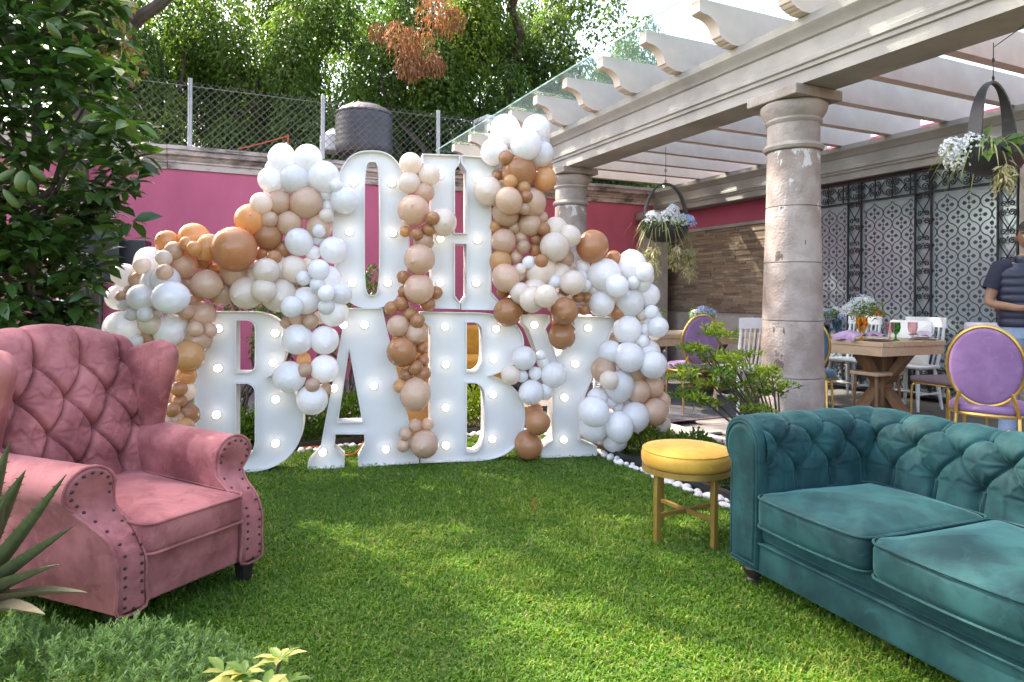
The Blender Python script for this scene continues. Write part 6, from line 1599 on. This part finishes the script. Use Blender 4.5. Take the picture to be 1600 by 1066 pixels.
b = MB(); [b.ball((s * 0.031, -0.0915, 0.007), 0.0045, 8, 5, Mh) for s in (-1, 1)]; b.build('pupil', m_hair, hd)
b = MB(); [b.tube([(s * 0.014, -0.098, 0.030), (s * 0.032, -0.096, 0.036), (s * 0.05, -0.082, 0.030)], 0.0038, 6, M=Mh) for s in (-1, 1)]; b.build('eyebrow', m_hair, hd)
b = MB(); b.tube([(-0.022, -0.094, -0.062), (0, -0.103, -0.060), (0.022, -0.094, -0.062)], [0.002, 0.0045, 0.002], 6, M=Mh); b.build('mouth', mat('lip', (0.26, 0.10, 0.08), None, 0.5), hd)
b = MB(); rows = []
for i in range(13):
    th = math.pi * (0.50 + 0.5 * i / 12); row = []
    for k in range(32):
        a = 2 * math.pi * k / 32; x = math.sin(th) * math.sin(a); y = -math.sin(th) * math.cos(a); z = -math.cos(th)
        cut = 0.055 if y < -0.25 else -0.03
        zz = max(z * 0.135, cut + 0.0 * x); wob = 1 + 0.02 * math.sin(9 * a + 5 * i)
        row.append((x * 0.083 * wob, y * 0.105 * wob + 0.002, zz))
    rows.append(row)
b.grid(rows, closed=True, M=Mh); b.build('hair', m_hair, hd, sharp=180)
# vest with horizontal quilting, collar, tee sleeves, jeans, shoes
def ring_cloth(name, levels, m, n=40, par=None, front_open=False):
    b = MB(); rows = []
    for (z, rx, ry, cy) in levels:
        rows.append([(rx * math.cos(2 * math.pi * k / n), cy + ry * math.sin(2 * math.pi * k / n) * (1.0), z) for k in range(n)])
    b.grid(rows, closed=True); return b.build(name, m, par or mn, sharp=180)
lv = []
for i in range(49):
    z = 0.93 + (1.445 - 0.93) * i / 48; t = i / 48
    rx = 0.178 + 0.022 * sstep(0.2, 0.75, t) - 0.105 * sstep(0.86, 1.0, t); ry = 0.135 + 0.008 * math.sin(t * 3.1) - 0.055 * sstep(0.88, 1.0, t)
    q = 0.010 * abs(math.sin(math.pi * t * 8)) ** 0.6; lv.append((z, rx + q, ry + q, 0.0))
vest = ring_cloth('vest', lv, m_vest)
ring_cloth('collar', [(1.435, 0.082, 0.082, 0.0), (1.47, 0.078, 0.078, -0.005), (1.505, 0.080, 0.080, -0.01), (1.507, 0.073, 0.073, -0.01), (1.45, 0.070, 0.07, 0)], m_vest, par=vest)
MB().tube([(0.0, -0.150, 0.94), (0.0, -0.156, 1.1), (0.0, -0.158, 1.25), (0, -0.145, 1.38), (0, -0.09, 1.46)], 0.005, 6).build('zip', m_galv, vest)
for s in (-1, 1):
    MB().tube([(s * 0.10, 0.0, 1.43), (s * 0.165, 0.0, 1.41), (s * 0.205, -0.006, 1.32), (s * 0.238, -0.012, 1.235)], [0.06, 0.078, 0.070, 0.064], 16, cap=False).build('sleeve', m_tee, mn, sharp=180)
b = MB()
b.grid([[(0.168 * math.cos(a * 0.1571), 0.118 * math.sin(a * 0.1571), z) for a in range(40)] for z in (0.97, 0.90, 0.84)], closed=True)
for s in (-1, 1): b.tube([(s * 0.085, 0, 0.90), (s * 0.092, -0.005, 0.76), (s * 0.10, -0.02, 0.50), (s * 0.108, 0.0, 0.25), (s * 0.112, 0.01, 0.06)], [0.098, 0.092, 0.072, 0.062, 0.066], 18, cap=False)
b.build('jeans', m_jean, mn, sharp=180)
for s in (-1, 1): MB().slab(circle_pts(s * 0.122, -0.055, 0.046, 0.135, 24, 2.5), 0.0, 0.085, 0.03, 0.01).build('shoe', m_platew, mn)
MB().slab(rrect(-0.036, -0.075, 0.036, 0.075, 0.01), -0.005, 0.005, 0.004, M=Matrix.Translation((0, -0.335, 1.09)) @ Matrix.Rotation(R(62), 4, 'X') @ Matrix.Rotation(R(90), 4, 'Z')).build('phone', m_black, mn)
